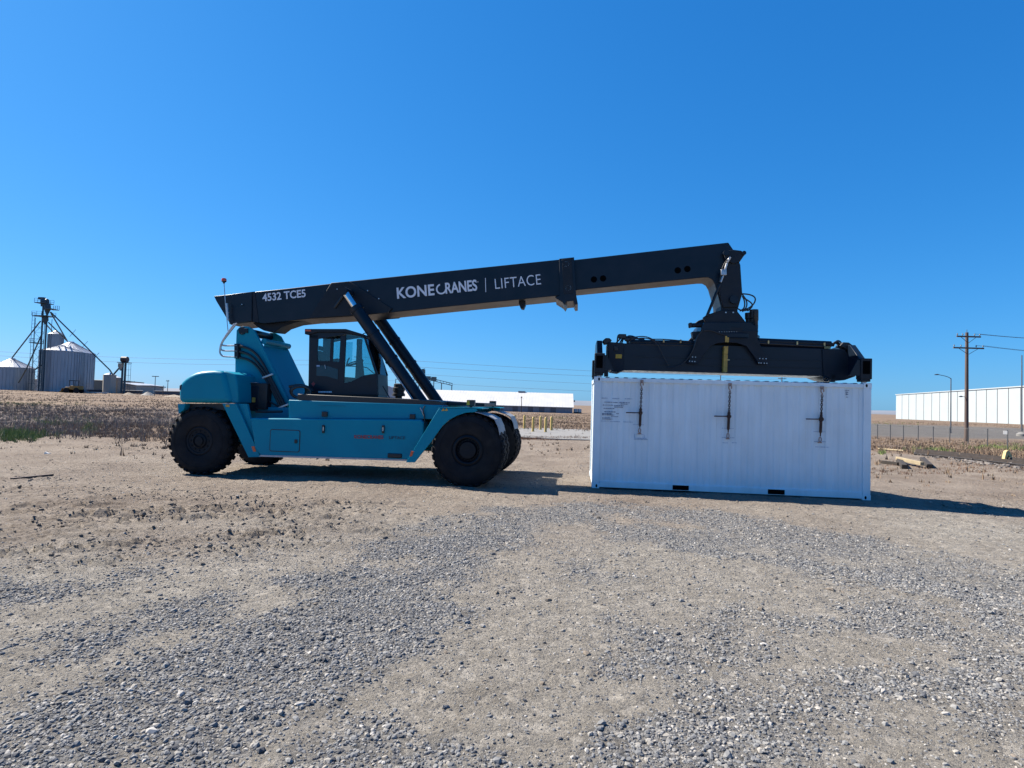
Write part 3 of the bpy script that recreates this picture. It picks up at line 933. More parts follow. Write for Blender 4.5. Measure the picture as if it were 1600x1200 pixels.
def rear_fender(ya, yb, yc):
    o = MB().prism(mps([(347, 630.3), (388, 714.6), (407, 714), (369, 630.8)], -.46), ya, yb).build("rear_fender", M["teal"], rs, bevel=.008)
    MB().prism(mps([(368, 630.5), (406, 713), (415, 707), (391, 653), (386, 631)], -.38), *yc).build("fender_brace", M["teal"], o, bevel=.006)
    if ya < 0:
        MB().prism(mps([(393, 697.5), (397.5, 697.2), (400.3, 705.2), (396, 705.8)], -.462), -.468, -.455).build("side_reflector", M["orange"], o)
        pbox(353, 632, 358.5, 636, -.461, .006, M["yellowdk"], "warning_sticker", o)
rear_fender(-.46, -.40, (-.38, -.30))
rear_fender(far(-.40), far(-.46), (far(-.30), far(-.38)))
# ---- wheels
def wheel(name, x, z, yo, Rr, w, side, front, label=None):
    """yo is the outer face; side=-1 faces the camera"""
    t = bpy.data.objects.new(name, None)
    COL.objects.link(t)
    t.parent = rs
    OFF[t] = OFF[rs]
    s = -side
    Rc = Rr - (.030 if front else .042)
    prof = [(.34, .07), (.37, .03), (.44, .012), (.56, .0), (.66, .004), (.74, .03), (Rc - .03, .055), (Rc, .095), (Rc + .004, w * .5), (Rc, w - .095), (Rc - .03, w - .055), (.74, w - .03), (.56, w), (.40, w - .02), (.34, w - .06)]
    mbt = MB().lathe([(r_, s * h) for r_, h in prof], (x, yo, z), 'Y', 64, close=False)
    # raised ring on the sidewall
    mbt.lathe([(.62, s * .004), (.625, s * -.004), (.635, s * -.004), (.64, s * .004)], (x, yo, z), 'Y', 64, close=False)
    n = 30 if front else 28
    for row in (0, 1):
        for k in range(n):
            a0 = 2 * math.pi * (k + .5 * row) / n
            da = 2 * math.pi / n * (.31 if front else .27)
            skew = 2 * math.pi / n * .35
            def P(y_, r_, a): 
                return (x + r_ * math.cos(a), yo + s * y_, z + r_ * math.sin(a))
            ys = [.022, .075, w * .54] if row == 0 else [w - .022, w - .075, w * .46]
            rin = [.80 * Rr / .84, Rc - .05, Rc - .03]
            rout = [.945 * Rr, Rr - .004, Rr]
            sk = [0, .15 * skew, skew]
            vs_ = []
            for q in range(3):
                for rr_ in (rin[q], rout[q]):
                    for sg in (-1, 1):
                        vs_.append(P(ys[q], rr_, a0 + sk[q] + sg * da * (1 if q else .92)))
            f = []
            for q in (0, 1):
                i = q * 4
                f += [(i, i + 1, i + 5, i + 4), (i + 2, i + 6, i + 7, i + 3), (i, i + 4, i + 6, i + 2), (i + 1, i + 3, i + 7, i + 5)]
            f += [(0, 2, 3, 1), (8, 9, 11, 10)]
            mbt.add(vs_, f)
    mbt.build("tyre", M["tyre"], t)
    if front:
        rp = [(0, .055), (.10, .05), (.185, .055), (.19, .10), (.21, .13), (.255, .14), (.27, .06), (.275, .035), (.30, .022), (.32, .030), (.35, .05), (.36, .09)]
    else:
        rp = [(0, .02), (.10, .022), (.105, .05), (.145, .055), (.15, .025), (.17, .03), (.19, .06), (.28, .055), (.29, .04), (.325, .035), (.35, .05), (.36, .09)]
    mbr = MB().lathe([(max(r_, .001), s * h) for r_, h in rp], (x, yo, z), 'Y', 48, close=False)
    nb, rb, hb = (20, .228, .10) if front else (12, .235, .035)
    for k in range(nb):
        a = 2 * math.pi * k / nb
        c = Vector((x + rb * math.cos(a), yo + s * hb, z + rb * math.sin(a)))
        mbr.cyl(c, c + Vector((0, s * .05, 0)), .014 if front else .020, seg=6)
    if front:
        mbr.box(x + .05, x + .075, *(sorted((yo + s * .04, yo + s * .07))), z + .06, z + .085)
    mbr.build("rim", M["rim"], t)
    if label: t["label"] = label
    return t
FX, FZ, RX, RZ = -2.80, .825, -9.53, .765
wheel("front_wheel", FX, FZ, -.86, .84, .50, -1, True)
wheel("front_wheel", FX, FZ, -.28, .84, .50, -1, True)
wheel("front_wheel", FX, FZ - .05, far(-.86), .84, .50, 1, True)
wheel("front_wheel", FX, FZ - .05, far(-.28), .84, .50, 1, True)
wheel("rear_wheel", RX, RZ, -.40, .84, .50, -1, False)
wheel("rear_wheel", RX, RZ - .07, far(-.40), .84, .50, 1, False)
MB().cyl((FX, -.3, FZ), (FX, 2.7, FZ - .03), .26, seg=20).box(FX - .35, FX + .35, .3, 2.1, FZ - .3, FZ + .45).build("front_axle", M["black"], rs)
MB().cyl((RX, 0, RZ), (RX, 2.4, RZ - .04), .17, seg=20).box(RX - .25, RX + .25, .3, 2.1, RZ - .22, RZ + .5).build("rear_axle", M["black"], rs)
# ---- front fenders
FP = mps([(634, 722.5), (686.5, 637.0), (742.0, 637.0), (746, 642), (742, 643.5), (727, 645), (714, 649.5), (702, 656), (691, 666), (683, 677), (674, 690), (648, 722.5)], -.84)
TOP = mps([(686.5, 636.8), (742, 636.8), (753, 637.6), (753, 639.3), (742, 638.6), (686.5, 638.6)], -.84)
def front_fender(ya, yb, yin, near):
    o = MB().prism(FP, *sorted((ya, yb))).build("front_fender", M["teal"], rs, bevel=.006)
    MB().prism(TOP, *sorted((ya, yin))).build("fender_top", M["teal"], o)
    arc = mps([(742, 644.5), (750, 646.3), (763, 650.6), (772.5, 656), (778, 668), (780.5, 680)], -.84)
    outer = [(p[0] + .02 * (p[0] - FX), p[1] + .02 * (p[1] - FZ)) for p in arc]
    MB().prism(arc + outer[::-1], *sorted((ya, yin))).build("mud_flap", M["greyplate"], o, bevel=.004)
    if near:
        MB().prism(mps([(655, 705), (661, 705.3), (656, 712), (652, 715), (646.5, 713.8), (650, 707.5)], -.846), -.85, -.83).build("side_reflector", M["orange"], o) if False else None
        MB().prism(mps([(642.5, 704.8), (646.8, 705.3), (643.6, 712.8), (640, 713.2)], -.845), -.850, -.83).build("side_reflector", M["orange"], o)
        for px in (692.3, 697.2):
            MB().prism(mps([(px - 2.6, 642.2), (px + .6, 637.9), (px + 2.6, 641.5)], -.846), -.848, -.83).build("warning_triangle", M["yellow"], o, smooth=False)
front_fender(-.84, -.80, .20, True)
front_fender(far(-.84), far(-.80), far(.20), False)
for y_, px in ((-.55, 736), (far(-.5), 770)):
    x, z = mp(px, 633, y_)
    l_ = MB().box(x - .09, x + .09, y_ - .09, y_ + .09, z - .02, z + .12).cyl((x, y_, z - .16), (x, y_, z), .035, seg=10).build("work_lamp", M["black"], rs, bevel=.012)
    if px == 736:
        MB().box(x - .085, x - .02, y_ - .095, y_ - .088, z + .0, z + .10).build("warning_sticker", M["yellow"], l_)
# ---- boom tower
TP = mps([(369.5, 516), (373.5, 511.5), (380, 509.5), (388, 510.2), (397, 516), (404, 529), (451, 627), (440, 653), (392, 653), (367, 632), (367.5, 560)], .5)
tw = MB().prism(TP, .50, .58).prism(TP, 1.86, 1.94).build("boom_tower", M["teal"], rs, bevel=.01)
fa, fb = mp(409, 540, .5), mp(452, 627, .5)
ga, gb = mp(406, 540, .5), mp(447, 627, .5)
MB().prism([fa, fb, gb, ga], .58, 1.86).build("tower_front_sheet", M["teal"], tw)
ra, rb_ = mp(370, 545, .5), mp(368, 630, .5)
MB().prism([ra, rb_, (rb_[0] + .03, rb_[1]), (ra[0] + .03, ra[1])], .58, 1.86).build("tower_rear_sheet", M["teal"], tw)
c = mp3(407, 531.5, .5)
MB().cyl((c.x + .05, .58, c.z - .02), (c.x + .05, 1.9, c.z - .02), .075, seg=20).build("cross_tube", M["teal"], tw)
c = mp3(379, 517, .5)
MB().cyl((c.x, .47, c.z), (c.x, 1.97, c.z), .10, seg=20).box(c.x - .05, c.x + .16, .465, .50, c.z - .05, c.z + .06).build("boom_pivot", M["navy"], tw, bevel=.006)
def hose(name, pts, y, r, m, par, sm=2, seg=8):
    P_ = [mp3(p[0], p[1], p[2] if len(p) > 2 else y) for p in pts]
    return MB().tube(P_, r, seg, sm).build(name, m, par)
for pts in ([(371, 540), (386, 543), (399, 551), (409, 564), (420, 585), (435, 613), (449, 641), (452, 652)],
            [(371, 548.5), (386, 552), (398, 560.5), (409, 575), (418, 590), (432, 617), (445, 642), (448, 653)],
            [(371, 558), (388, 561.5), (401, 571), (412, 587), (423, 605), (440, 640), (444, 653)],
            [(418, 584), (431, 609), (446, 637), (449, 653)]):
    hose("hydraulic_hose", pts, .43, .032, M["hose"], tw)
for x, y_ in ((418.5, 588), (443, 635)):
    c = mp3(x, y_, .43)
    MB().bar(c + Vector((-.13, -.03, -.05)), c + Vector((.15, -.03, .06)), .05, .05).build("hose_clamp", M["steel"], tw, bevel=.008)
for pts in ([(370, 505), (352, 528), (345.5, 538), (349, 540.3), (371, 540)], [(368, 505.5), (348.5, 531), (344, 544), (347, 548.3), (371, 548.5)], [(366, 506), (346.5, 533), (342.6, 549), (346, 556), (353, 557.5), (371, 558)]):
    hose("steel_pipe", pts, .40, .022, M["steel"], tw)
MB().prism(mps([(366, 537), (372, 537), (372, 560), (366, 560)], .38), .38, .5).build("pipe_bracket", M["navy"], tw)
hose("hydraulic_hose", [(414, 622), (425, 630), (438, 637)], .40, .02, M["hose"], tw)
hose("hydraulic_hose", [(400, 643), (420, 643.5), (441, 643)], .0, .03, M["hose"], tw)
(ax, az), (bx, bz) = mp(387, 598, .26), mp(416, 640, .26)
cb = MB().box(ax, bx, .26, .50, bz, az).build("control_cabinet", M["black"], rs, bevel=.015)
(cx0, cz0), (cx1, cz1) = mp(392, 603, .25), mp(403, 636, .25)
MB().box(cx0, cx1, .248, .27, cz1, cz0).build("cabinet_door", M["navy"], cb, bevel=.01)
pbox(393.8, 621, 398.8, 628.5, .245, .006, M["yellowdk"], "warning_sticker", cb)
pbox(388, 597, 404, 598.2, .25, .02, M["steel"], "cabinet_rail", cb)
# coiled hoses behind the cab
mbc = MB()
for k in range(5):
    c = mp3(466 + k * 1.2, 611.5 + k * .4, .30 - .05 * k)
    mbc.tube([(c.x + (.205 + .012 * k) * math.cos(a), c.y + .02 * math.sin(2 * a), c.z + (.165 - .006 * k) * math.sin(a)) for a in np.linspace(0, 2 * np.pi, 22)], .030, 8)
mbc.build("hose_coil", M["hose"], rs)
hose("hydraulic_hose", [(452, 604), (470, 601), (484, 606), (490, 612)], .2, .035, M["hose"], rs)
hose("hydraulic_hose", [(470, 623), (484, 622), (500, 621)], .1, .04, M["hose"], rs)
# beacon on a whip pole at the boom foot
bt = hose("beacon_pole", [(356.5, 520), (352.8, 480), (349.9, 441)], .62, .011, M["steel"], rs, 0)
c0, c1 = mp3(349.8, 443, .62), mp3(349.3, 433, .62)
MB().lathe([(.02, -.0), (.03, .03), (.06, .05), (.065, .06)], c0, 'Z', 16).build("beacon_base", M["black"], bt)
MB().lathe([(.062, .062), (.066, .10), (.05, .135), (.02, .145), (.001, .147)], c0, 'Z', 16).build("beacon_lens", simple("red_orange_lens", (.55, .06, .02), .15, var=.05, coat=.5), bt)
MB().tube([mp3(354.6, 474, .62), mp3(356.5, 500, .62)], .03, 8).build("pole_sleeve", M["steel"], bt)
# ---- boom
OB = mps([(334, 462.6), (450, 450.6), (517, 443), (544, 439.6), (873, 405.5), (897, 403), (900, 459.5), (866, 462.6), (700, 479), (559, 493.6), (480, 498.3), (412, 505.5), (394, 503), (360, 507.3), (338, 471)], .77)
ob = MB().prism(OB, .77, 1.67).build("outer_boom", M["navy"], rs, bevel=.012)
MB().prism(mps([(364, 459.5), (394, 456), (393.5, 502), (358.5, 506)], .755), .740, .768).build("boom_side_plate", M["navy"], ob, bevel=.006)
MB().prism(mps([(394, 455.9), (398, 455.5), (404, 503.5), (397, 503.5)], .76), .758, .7685).build("boom_stiffener", M["navy_dull"], ob)
MB().prism(mps([(392, 502), (402, 511), (412, 516.5), (430, 518.5), (440, 511), (458, 505), (482, 499), (482, 495)], .95), .95, 1.49).build("boom_foot", M["navy_dull"], ob, bevel=.01)
MB().prism(mps([(483, 497.6), (518, 442), (546, 439.8), (560, 448), (613, 482), (606, 489), (559, 493)], .74), .715, .7685).build("cylinder_gusset", M["navy_dull"], ob, bevel=.01)
MB().prism(mps([(483, 497.6), (518, 442), (546, 439.8), (560, 448), (613, 482), (606, 489), (559, 493)], .74), 1.6715, 1.725).build("cylinder_gusset", M["navy_dull"], ob, bevel=.01)
hose("gusset_slot_shade", [(523, 481), (536, 463)], .715, .045, M["black"], ob, 0)  # black rod along the gusset, painted for the shade of a slot
mbb = MB()
for x, y_ in ((527.5, 452), (537.7, 451), (575, 454.5), (592.5, 467), (379, 476)):
    c = mp3(x, y_, .735)
    mbb.cyl((c.x, .700, c.z), (c.x, .77, c.z), .016, seg=8)
mbb.build("bolt_heads", M["steel"], ob)
cl = MB().prism(mps([(873.5, 404.2), (897, 401.8), (900, 459), (903, 475), (898.5, 476), (896, 470), (885.5, 471), (882.5, 477), (878.5, 472), (867, 465), (875, 461)], .70), .70, 1.74).build("boom_collar", M["navy"], ob, bevel=.008)
mbb = MB()
for x, y_ in ((885, 412.5), (888, 450)):
    c = mp3(x, y_, .70)
    for k in range(9):
        a = 2 * math.pi * k / 9
        mbb.cyl((c.x + .062 * math.cos(a), .688, c.z + .062 * math.sin(a)), (c.x + .062 * math.cos(a), .70, c.z + .062 * math.sin(a)), .009, seg=6)
mbb.build("bolt_heads", M["steel"], cl)
MB().prism(mps([(878, 405), (893, 403.5), (896, 458), (881, 459.5)], .695), .688, .6995).build("collar_plate", M["navy_dull"], cl, bevel=.004)
MB().prism(mps([(810.5, 467), (820, 466), (821, 476), (818, 483), (813.5, 482), (811, 475)], 1.15), 1.10, 1.34).build("lifting_lug", M["navy_dull"], ob, bevel=.01)
text("lettering", "4532 TCE5", (410.5, 470.8), (478, 463.6), .765, 10.6, M["lettering"], ob, .022, 1.0)
text("lettering", "KONE", (619.5, 466.4), (678, 460.7), .765, 16.2, M["lettering"], ob, .024, 1.02)
text("lettering", "RANES", (695.5, 458.6), (745, 453.4), .765, 16.2, M["lettering"], ob, .024, .98)
c0, e0 = mp3(689.5, 451.6, .763), mp3(699, 450.6, .763)
tdir = (e0 - c0).normalized()
udir = Vector((-tdir.z, 0, tdir.x))
rad_o, rad_i = .138, .098
mbl = MB()
arc = [c0 + 0 * udir]
n = 22
vs_ = []
for k in range(n + 1):                       # open ring letter
    a = R(102 + (352 - 102) * k / n)
    for r_ in (rad_i, rad_o):
        for yy_ in (-.004, .0):
            p = c0 + tdir * (r_ * math.cos(a)) + udir * (r_ * math.sin(a))
            vs_.append((p.x, .763 + yy_, p.z))
fs = []
for k in range(n):
    i = k * 4
    fs += [(i, i + 4, i + 6, i + 2), (i + 1, i + 3, i + 7, i + 5), (i, i + 1, i + 5, i + 4), (i + 2, i + 6, i + 7, i + 3)]
fs += [(0, 2, 3, 1), (n * 4, n * 4 + 1, n * 4 + 3, n * 4 + 2)]
mbl.add(vs_, fs)
mbl.prism(mps([(758, 434.5), (759, 434.4), (759.6, 456.4), (758.6, 456.5)], .765), .759, .763)
c = mp3(746.7, 440.5, .763)
mbl.lathe([(.010, 0), (.010, .004), (.016, .004), (.016, 0)], (c.x, .759, c.z), 'Y', 12, close=False)
mbl.build("lettering", M["lettering"], ob, smooth=False)
text("lettering", "LIFTACE", (772.5, 451.8), (844, 444.4), .765, 16.2, M["lettering"], ob, -.006, 1.06)

IB = mps([(880, 408), (1138, 378.8), (1150, 396), (1157, 414), (1160, 459), (1153, 483), (1127, 482), (1121.5, 460), (1117, 444), (1113, 437), (1107, 433.6), (1099, 433.6), (880, 455.3)], .84)
ib = MB().prism(IB, .84, 1.60).build("inner_boom", M["navy"], rs, bevel=.012)
mbb = MB()
for x, y_ in ((928, 436.7), (942.3, 435), (1059, 422.5), (1074, 420.3)):
    c = mp3(x, y_, .84)
    mbb.cyl((c.x, .8345, c.z), (c.x, .86, c.z), .078, seg=20)
mbb.build("pin_hole_shade", M["hole_shade"], ib)  # black discs proud of the boom, painted as the shade in pin holes
hd = MB().prism(mps([(1131.5, 398), (1134, 392), (1146, 390), (1158, 391.5), (1164, 395), (1163, 399), (1156, 409), (1146, 412), (1134, 407)], .72), .72, 1.72)
hd.prism(mps([(1136, 404), (1156, 411.5), (1159.5, 459), (1153, 480), (1130, 480), (1123, 452)], .76), .76, .838)
hd.prism(mps([(1136, 404), (1156, 411.5), (1159.5, 459), (1153, 480), (1130, 480), (1123, 452)], .76), 1.602, 1.68)
hd = hd.build("boom_head", M["navy_dull"], rs, bevel=.012)
for x, y_, r_ in ((1162.5, 395.3, .05), (1135, 395, .07), (1147, 468, .10)):
    c = mp3(x, y_, .70)
    MB().cyl((c.x, .68, c.z), (c.x, 1.76, c.z), r_, seg=16).build("head_pin", M["navy"], hd)
hose("tilt_rod", [(1141, 402), (1136, 410)], .66, .03, M["steel"], hd, 0)
hose("tilt_damper", [(1136, 411), (1131, 428), (1126, 441)], .66, .026, M["steel"], hd, 0)
hose("tilt_damper_tube", [(1124.8, 444), (1104.5, 494)], .66, .034, M["navy"], hd, 0)
c = mp3(1130.5, 425.5, .62)
MB().box(c.x - .06, c.x + .07, .60, .66, c.z - .07, c.z + .07).build("damper_valve", M["steel"], hd, bevel=.01)
hose("hydraulic_hose", [(1137, 405), (1130, 414), (1126, 430), (1124, 440)], .62, .012, M["hose"], hd)
for pts in ([(1159, 459), (1172, 460), (1181, 465), (1179, 474), (1171, 481), (1164, 484)], [(1160, 464), (1168, 469), (1175, 474), (1176, 479), (1168, 486)],
            [(1160, 462), (1164, 472), (1163, 482), (1156, 486)], [(1160, 460), (1167, 470), (1167, 480), (1160, 487)], [(1152, 482), (1160, 486), (1170, 484)]):
    hose("hydraulic_hose", pts, .9, .017, M["hose"], hd)
# ---- lift cylinders
def lift_cylinder(y):
    a, b = mp3(538, 455.5, .36), mp3(668.5, 643, .36)
    a.y = b.y = y
    d_ = (b - a).normalized()
    t = MB().cyl(a + d_ * .50, b - d_ * .05, .155, seg=24)
    for f in (.50, 1.30, 2.1):
        t.cyl(a + d_ * f, a + d_ * (f + (.12 if f < .6 else .05)), .172, seg=24)
    t.cyl((b.x, y - .17, b.z), (b.x, y + .17, b.z), .17, seg=20)
    o = t.build("lift_cylinder", M["navy"], rs)
    MB().cyl(a + d_ * .08, a + d_ * .52, .088, seg=20).build("piston_rod", M["chrome"], o)
    ys = sorted((y - (.12 if y < 1 else -.12), .78 if y < 1 else 1.66))
    MB().cyl((a.x, ys[0], a.z), (a.x, ys[1], a.z), .11, seg=20).build("rod_eye", M["navy_dull"], o)
    q = .185 if y < 1 else -.185
    MB().tube([a + d_ * 2.35 + Vector((-.10, -q * .9, -.03)), a + d_ * 3.35 + Vector((-.10, -q * .9, -.03))], .016, 8).build("cylinder_pipe", M["steel"], o)
    return o
lift_cylinder(.36)
lift_cylinder(far(.36))
for y0_, y1_ in ((.12, .19), (.53, .60), (far(.19), far(.12)), (far(.60), far(.53))):
    MB().prism(mps([(664, 629), (671, 626.5), (676, 630), (676, 662), (664, 660)], .2), y0_, y1_).build("cylinder_bracket", M["black"], rs, bevel=.01)
hose("hydraulic_hose", [(664, 634), (661, 640), (663, 650), (664, 665), (655, 683), (648.5, 690)], -.44, .014, M["hose"], rs)
hose("hose_fitting", [(656.5, 637), (660, 643), (663, 651)], -.40, .016, M["steel"], rs, 1)
# ---- cab
YA, YB, YM = .60, 1.48, 1.02
cab = MB()
cab_o = None
W_REAR = [(483, 523), (497, 523.5), (494.5, 617), (481.5, 616)]
W_B = [(532, 524), (540.5, 524.5), (536.5, 617), (527, 617)]
W_DOOR = [(495.5, 563.5), (530.5, 565.5), (528, 617), (494, 616.5)]
W_TOP = [(483, 514.5), (541, 514.8), (541, 522.5), (497, 529.5), (483, 528)]
W_SP = [(516.5, 529), (521, 529), (519.5, 565), (515, 565)]
W_HEAD = [(539, 515.5), (566, 522), (571.5, 529), (566, 526), (540, 521.5)]
W_BODY = [(536, 598.5), (548, 596.5), (559, 591), (569, 586.5), (580, 584.5), (588.5, 584.3), (589.5, 617), (536, 617)]
W_AP = [(567.5, 526), (571, 527), (589.5, 584), (586.5, 585)]
for ya, yb in ((YA, YA + .05), (YB - .05, YB)):
    far_side = ya > 1
    for w in (W_REAR, [(p[0] + (7 if far_side and i in (0, 3) else 8 if far_side else 0) - (3 if far_side and i in (1, 2) else 0), p[1]) for i, p in enumerate(W_B)], W_DOOR, W_TOP, W_SP, W_HEAD, W_BODY, W_AP):
        if far_side and (w is W_SP or w is W_DOOR):
            continue
        cab.prism(mps(w, YA), ya, yb)
    if far_side:
        cab.prism(mps([(494, 585), (540, 588), (540, 617), (494, 616)], YA), ya, yb)
cab.prism(mps([(482, 608), (589, 610), (590, 623.5), (482, 621)], YA), YA + .06, YB - .06)
cab.prism(mps([(586.5, 584.5), (589, 584.5), (590, 617), (587.5, 617)], YA), YA + .05, YB - .05)
cab.prism(mps([(481.5, 575), (484, 575), (483.5, 616), (481, 616)], YA), YA + .05, YB - .05)
cab_o = cab.build("cab", M["navy"], rs, bevel=.006)
MB().prism(mps([(477.3, 514.2), (541.5, 514.2), (570, 523), (572.5, 528.5), (541, 519.5), (497, 519.5), (483.5, 523.5), (477.3, 522.5)], YA), YA - .05, YB + .05).build("cab_roof", M["navy_dull"], cab_o, bevel=.015)
MB().box(*[v for v in (mp(478.5, 516, YA)[0], mp(487, 516, YA)[0])], YA - .056, YA - .04, mp(482, 518, YA)[1], mp(482, 515.6, YA)[1]).build("roof_marker_lamp", M["orange"], cab_o)
gl = MB()
G_DOOR = [(497, 529), (516, 529), (514.5, 564), (495.8, 564)]
G_SLIM = [(521, 529), (531.5, 529), (530, 565), (519.5, 565)]
G_SIDE = [(541, 522), (567.5, 525.5), (586.5, 585), (580, 585.5), (569, 587), (559, 591.5), (548, 597), (537, 599)]
G_FRONT = [(571, 527.5), (581, 530.5), (592, 549), (598, 589.5), (589.8, 584.5)]
for w in (G_DOOR, G_SLIM, G_SIDE):
    for ya in (YA + .022, YB - .03):
        MB().prism(mps(w, YA), ya, ya + .008).build("side_glass", M["glass"], cab_o, smooth=False)
ws = [mp(*p, YA) for p in ((571, 528), (579.5, 552), (588.5, 585))]
ws2 = [(p[0] - .012, p[1]) for p in ws]
MB().prism(ws + ws2[::-1], YA + .05, YB - .05).build("windscreen", M["glass"], cab_o, smooth=False)
hose("wiper", [(588, 583), (583, 570), (581, 560)], YA + .45, .012, M["black"], cab_o, 0)
MB().prism(mps([(494.8, 571), (509, 571), (528, 577), (528, 593), (511, 588), (494.4, 587)], YA - .003), YA - .006, YA - .002).build("door_window_film", simple("dark_door_glass", (.006, .03, .05), .12, var=.1), cab_o, smooth=False)
pbox(494.5, 570.3, 499.5, 573, YA - .006, .004, M["inkpale"], "door_sticker", cab_o)
hose("door_handle", [(507.5, 570), (508.8, 576)], YA - .03, .010, M["steel"], cab_o, 0)
mbs = MB()
x = 497.5
for w in (1.6, 1.4, 1.9, 2.0, 2.2, 1.8, 2.4, 2.2, 1.8):
    (a0, b1), (a1, b0) = mp(x, 611.2, YA), mp(x + w, 613.6, YA)
    mbs.box(a0, a1, YA - .005, YA - .001, b0, b1)
    x += w + .45
mbs.build("door_stencil", M["lettering"], cab_o, smooth=False)
MB().prism(mps([(489.5, 596), (492.8, 600), (489.5, 604), (486.3, 600)], YA), YA - .004, YA - .001).build("warning_sticker", M["redlet"], cab_o, smooth=False)
# seat, column, screen inside
st = MB().prism(mps([(497, 549), (506, 549), (509, 585), (528, 588), (529, 596), (500, 596)], YM), YM - .22, YM + .22).build("seat", M["seat"], cab_o, bevel=.04)
MB().prism(mps([(498, 541), (504, 541), (505, 548), (499, 548)], YM), YM - .12, YM + .12).build("headrest", M["seat"], st, bevel=.03)
MB().prism(mps([(560, 565), (566, 560), (569, 588), (572, 606), (556, 606)], YM), YM - .1, YM + .05).build("steering_column", M["seat"], cab_o, bevel=.02)
c = mp3(555, 567, YM)
MB().tube([c + Vector((.20 * math.cos(a), .2 * math.sin(a), .075 * math.cos(a))) for a in np.linspace(0, 2 * np.pi, 22)], .016, 8).tube([c + Vector((-.19, 0, -.07)), c, c + Vector((.19, 0, .07))], .014, 6).tube([c, mp3(563, 575, YM)], .025, 8).build("steering_wheel", M["black"], cab_o)
pbox(559, 530, 566, 540, YM + .1, .08, M["black"], "display_screen", cab_o, .01)
hose("display_arm", [(563, 540), (563.5, 590)], YM + .12, .05, M["navy"], cab_o, 0)
hose("grab_rail", [(540, 572), (572, 573), (580, 580), (588, 586)], YB - .1, .012, M["black"], cab_o, 1)
MB().prism(mps([(520, 562), (530, 560), (531, 576), (521, 578)], YM + .1), YM, YM + .2).build("armrest_console", M["black"], cab_o, bevel=.02)
hose("joystick", [(541, 572), (544, 562), (546, 559)], YM - .25, .018, M["black"], cab_o, 1)
hose("roof_rail", [(566, 523), (570, 520), (575, 521.5), (577, 527)], YA + .1, .012, M["black"], cab_o, 1)
# air intake stack on the far deck
c0 = mp3(622.5, 626, 2.2)
ai = MB().lathe([(.10, 0), (.10, .12), (.18, .13), (.18, .20), (.15, .21), (.15, .26), (.17, .27), (.17, .36), (.14, .37), (.14, .46), (.10, .48)], c0, 'Z', 18)
ai.tube([c0 + Vector((-.1, 0, .46)), c0 + Vector((-.1, 0, .60)), c0 + Vector((.1, 0, .60)), c0 + Vector((.1, 0, .46))], .012, 6)
ai.build("air_intake", M["black"], rs)
hose("guard_rail", [(598, 603), (609, 622), (611, 624)], .2, .014, M["black"], rs, 0)
# ---- rotator between boom head and lifting frame
ro = MB().prism(mps([(1127.5, 484.5), (1152, 486), (1160, 496), (1166, 504), (1103, 504), (1098.5, 496), (1104, 492), (1116, 488)], .70), .70, .80)
ro.prism(mps([(1127.5, 484.5), (1152, 486), (1160, 496), (1166, 504), (1103, 504), (1098.5, 496), (1104, 492), (1116, 488)], .70), 1.64, 1.74)
ro.prism(mps([(1127, 470), (1153, 470), (1153, 490), (1127, 490)], .78), .80, 1.64)
xc = mp(1141, 510, YC)[0]
z0, z1, z2, z3 = mp(1141, 528, .6)[1], mp(1141, 519.5, .6)[1], mp(1141, 511, .6)[1], mp(1141, 503.5, .6)[1]
ro = ro.build("rotator", M["navy_dull"], rs, bevel=.012)
MB().lathe([(.001, 0), (.66, 0), (.68, .02), (.68, z1 - z0 - .025), (.64, z1 - z0)], (xc, YC, z0), 'Z', 40).build("slew_ring", M["navy"], ro)
MB().lathe([(.001, .0), (.60, 0), (.62, .01), (.62, z2 - z1 - .01), (.58, z2 - z1), (.56, z3 - z1)], (xc, YC, z1), 'Z', 40).build("slew_bearing", M["navy_dull"], ro)
MB().prism(mps([(1100, 504), (1170, 504), (1182, 511), (1184, 519), (1094, 518), (1096, 510)], .68), .62, 1.82).build("rotator_plate", M["navy"], ro, bevel=.01)
for x, h0, h1, r_, yq in ((1178, 508, 484, .085, .9), (1181, 512, 486, .05, .75), (1170, 506, 489, .075, 1.0)):
    a, b = mp3(x, h0, yq), mp3(x, h1, yq)
    MB().tube([a, a * .6 + b * .4, a * .55 + b * .45, b], [r_, r_, r_ * 1.2, r_ * 1.2], 14).build("slew_motor", M["black"], ro)
hose("side_shift_cylinder", [(1076, 508.5), (1101, 508.0)], .8, .055, M["navy_dull"], ro, 0, 14)
MB().prism(mps([(1076, 505), (1080, 504.5), (1080, 512), (1077, 512)], .8), .72, .90).build("cylinder_cap", M["black"], ro, bevel=.008)
MB().prism(mps([(1080, 519), (1093, 518), (1093, 530), (1082, 530)], .9), .82, 1.0).build("valve_block", M["black"], ro, bevel=.01)
MB().prism(mps([(1183, 504), (1185, 508), (1184, 529), (1176, 529)], .75), .75, 1.0).build("valve_block", M["black"], ro, bevel=.01)
mbb = MB()
for x, y_ in ((1134, 488.3), (1145.5, 488.3)):
    c = mp3(x, y_, .70); mbb.cyl((c.x, .685, c.z), (c.x, .70, c.z), .018, seg=8)
for x in np.linspace(1124, 1151, 8):
    c = mp3(x, 518.4, .60); mbb.cyl((c.x, .595, c.z), (c.x, .61, c.z), .009, seg=6)
mbb.build("bolt_heads", M["steel"], ro)
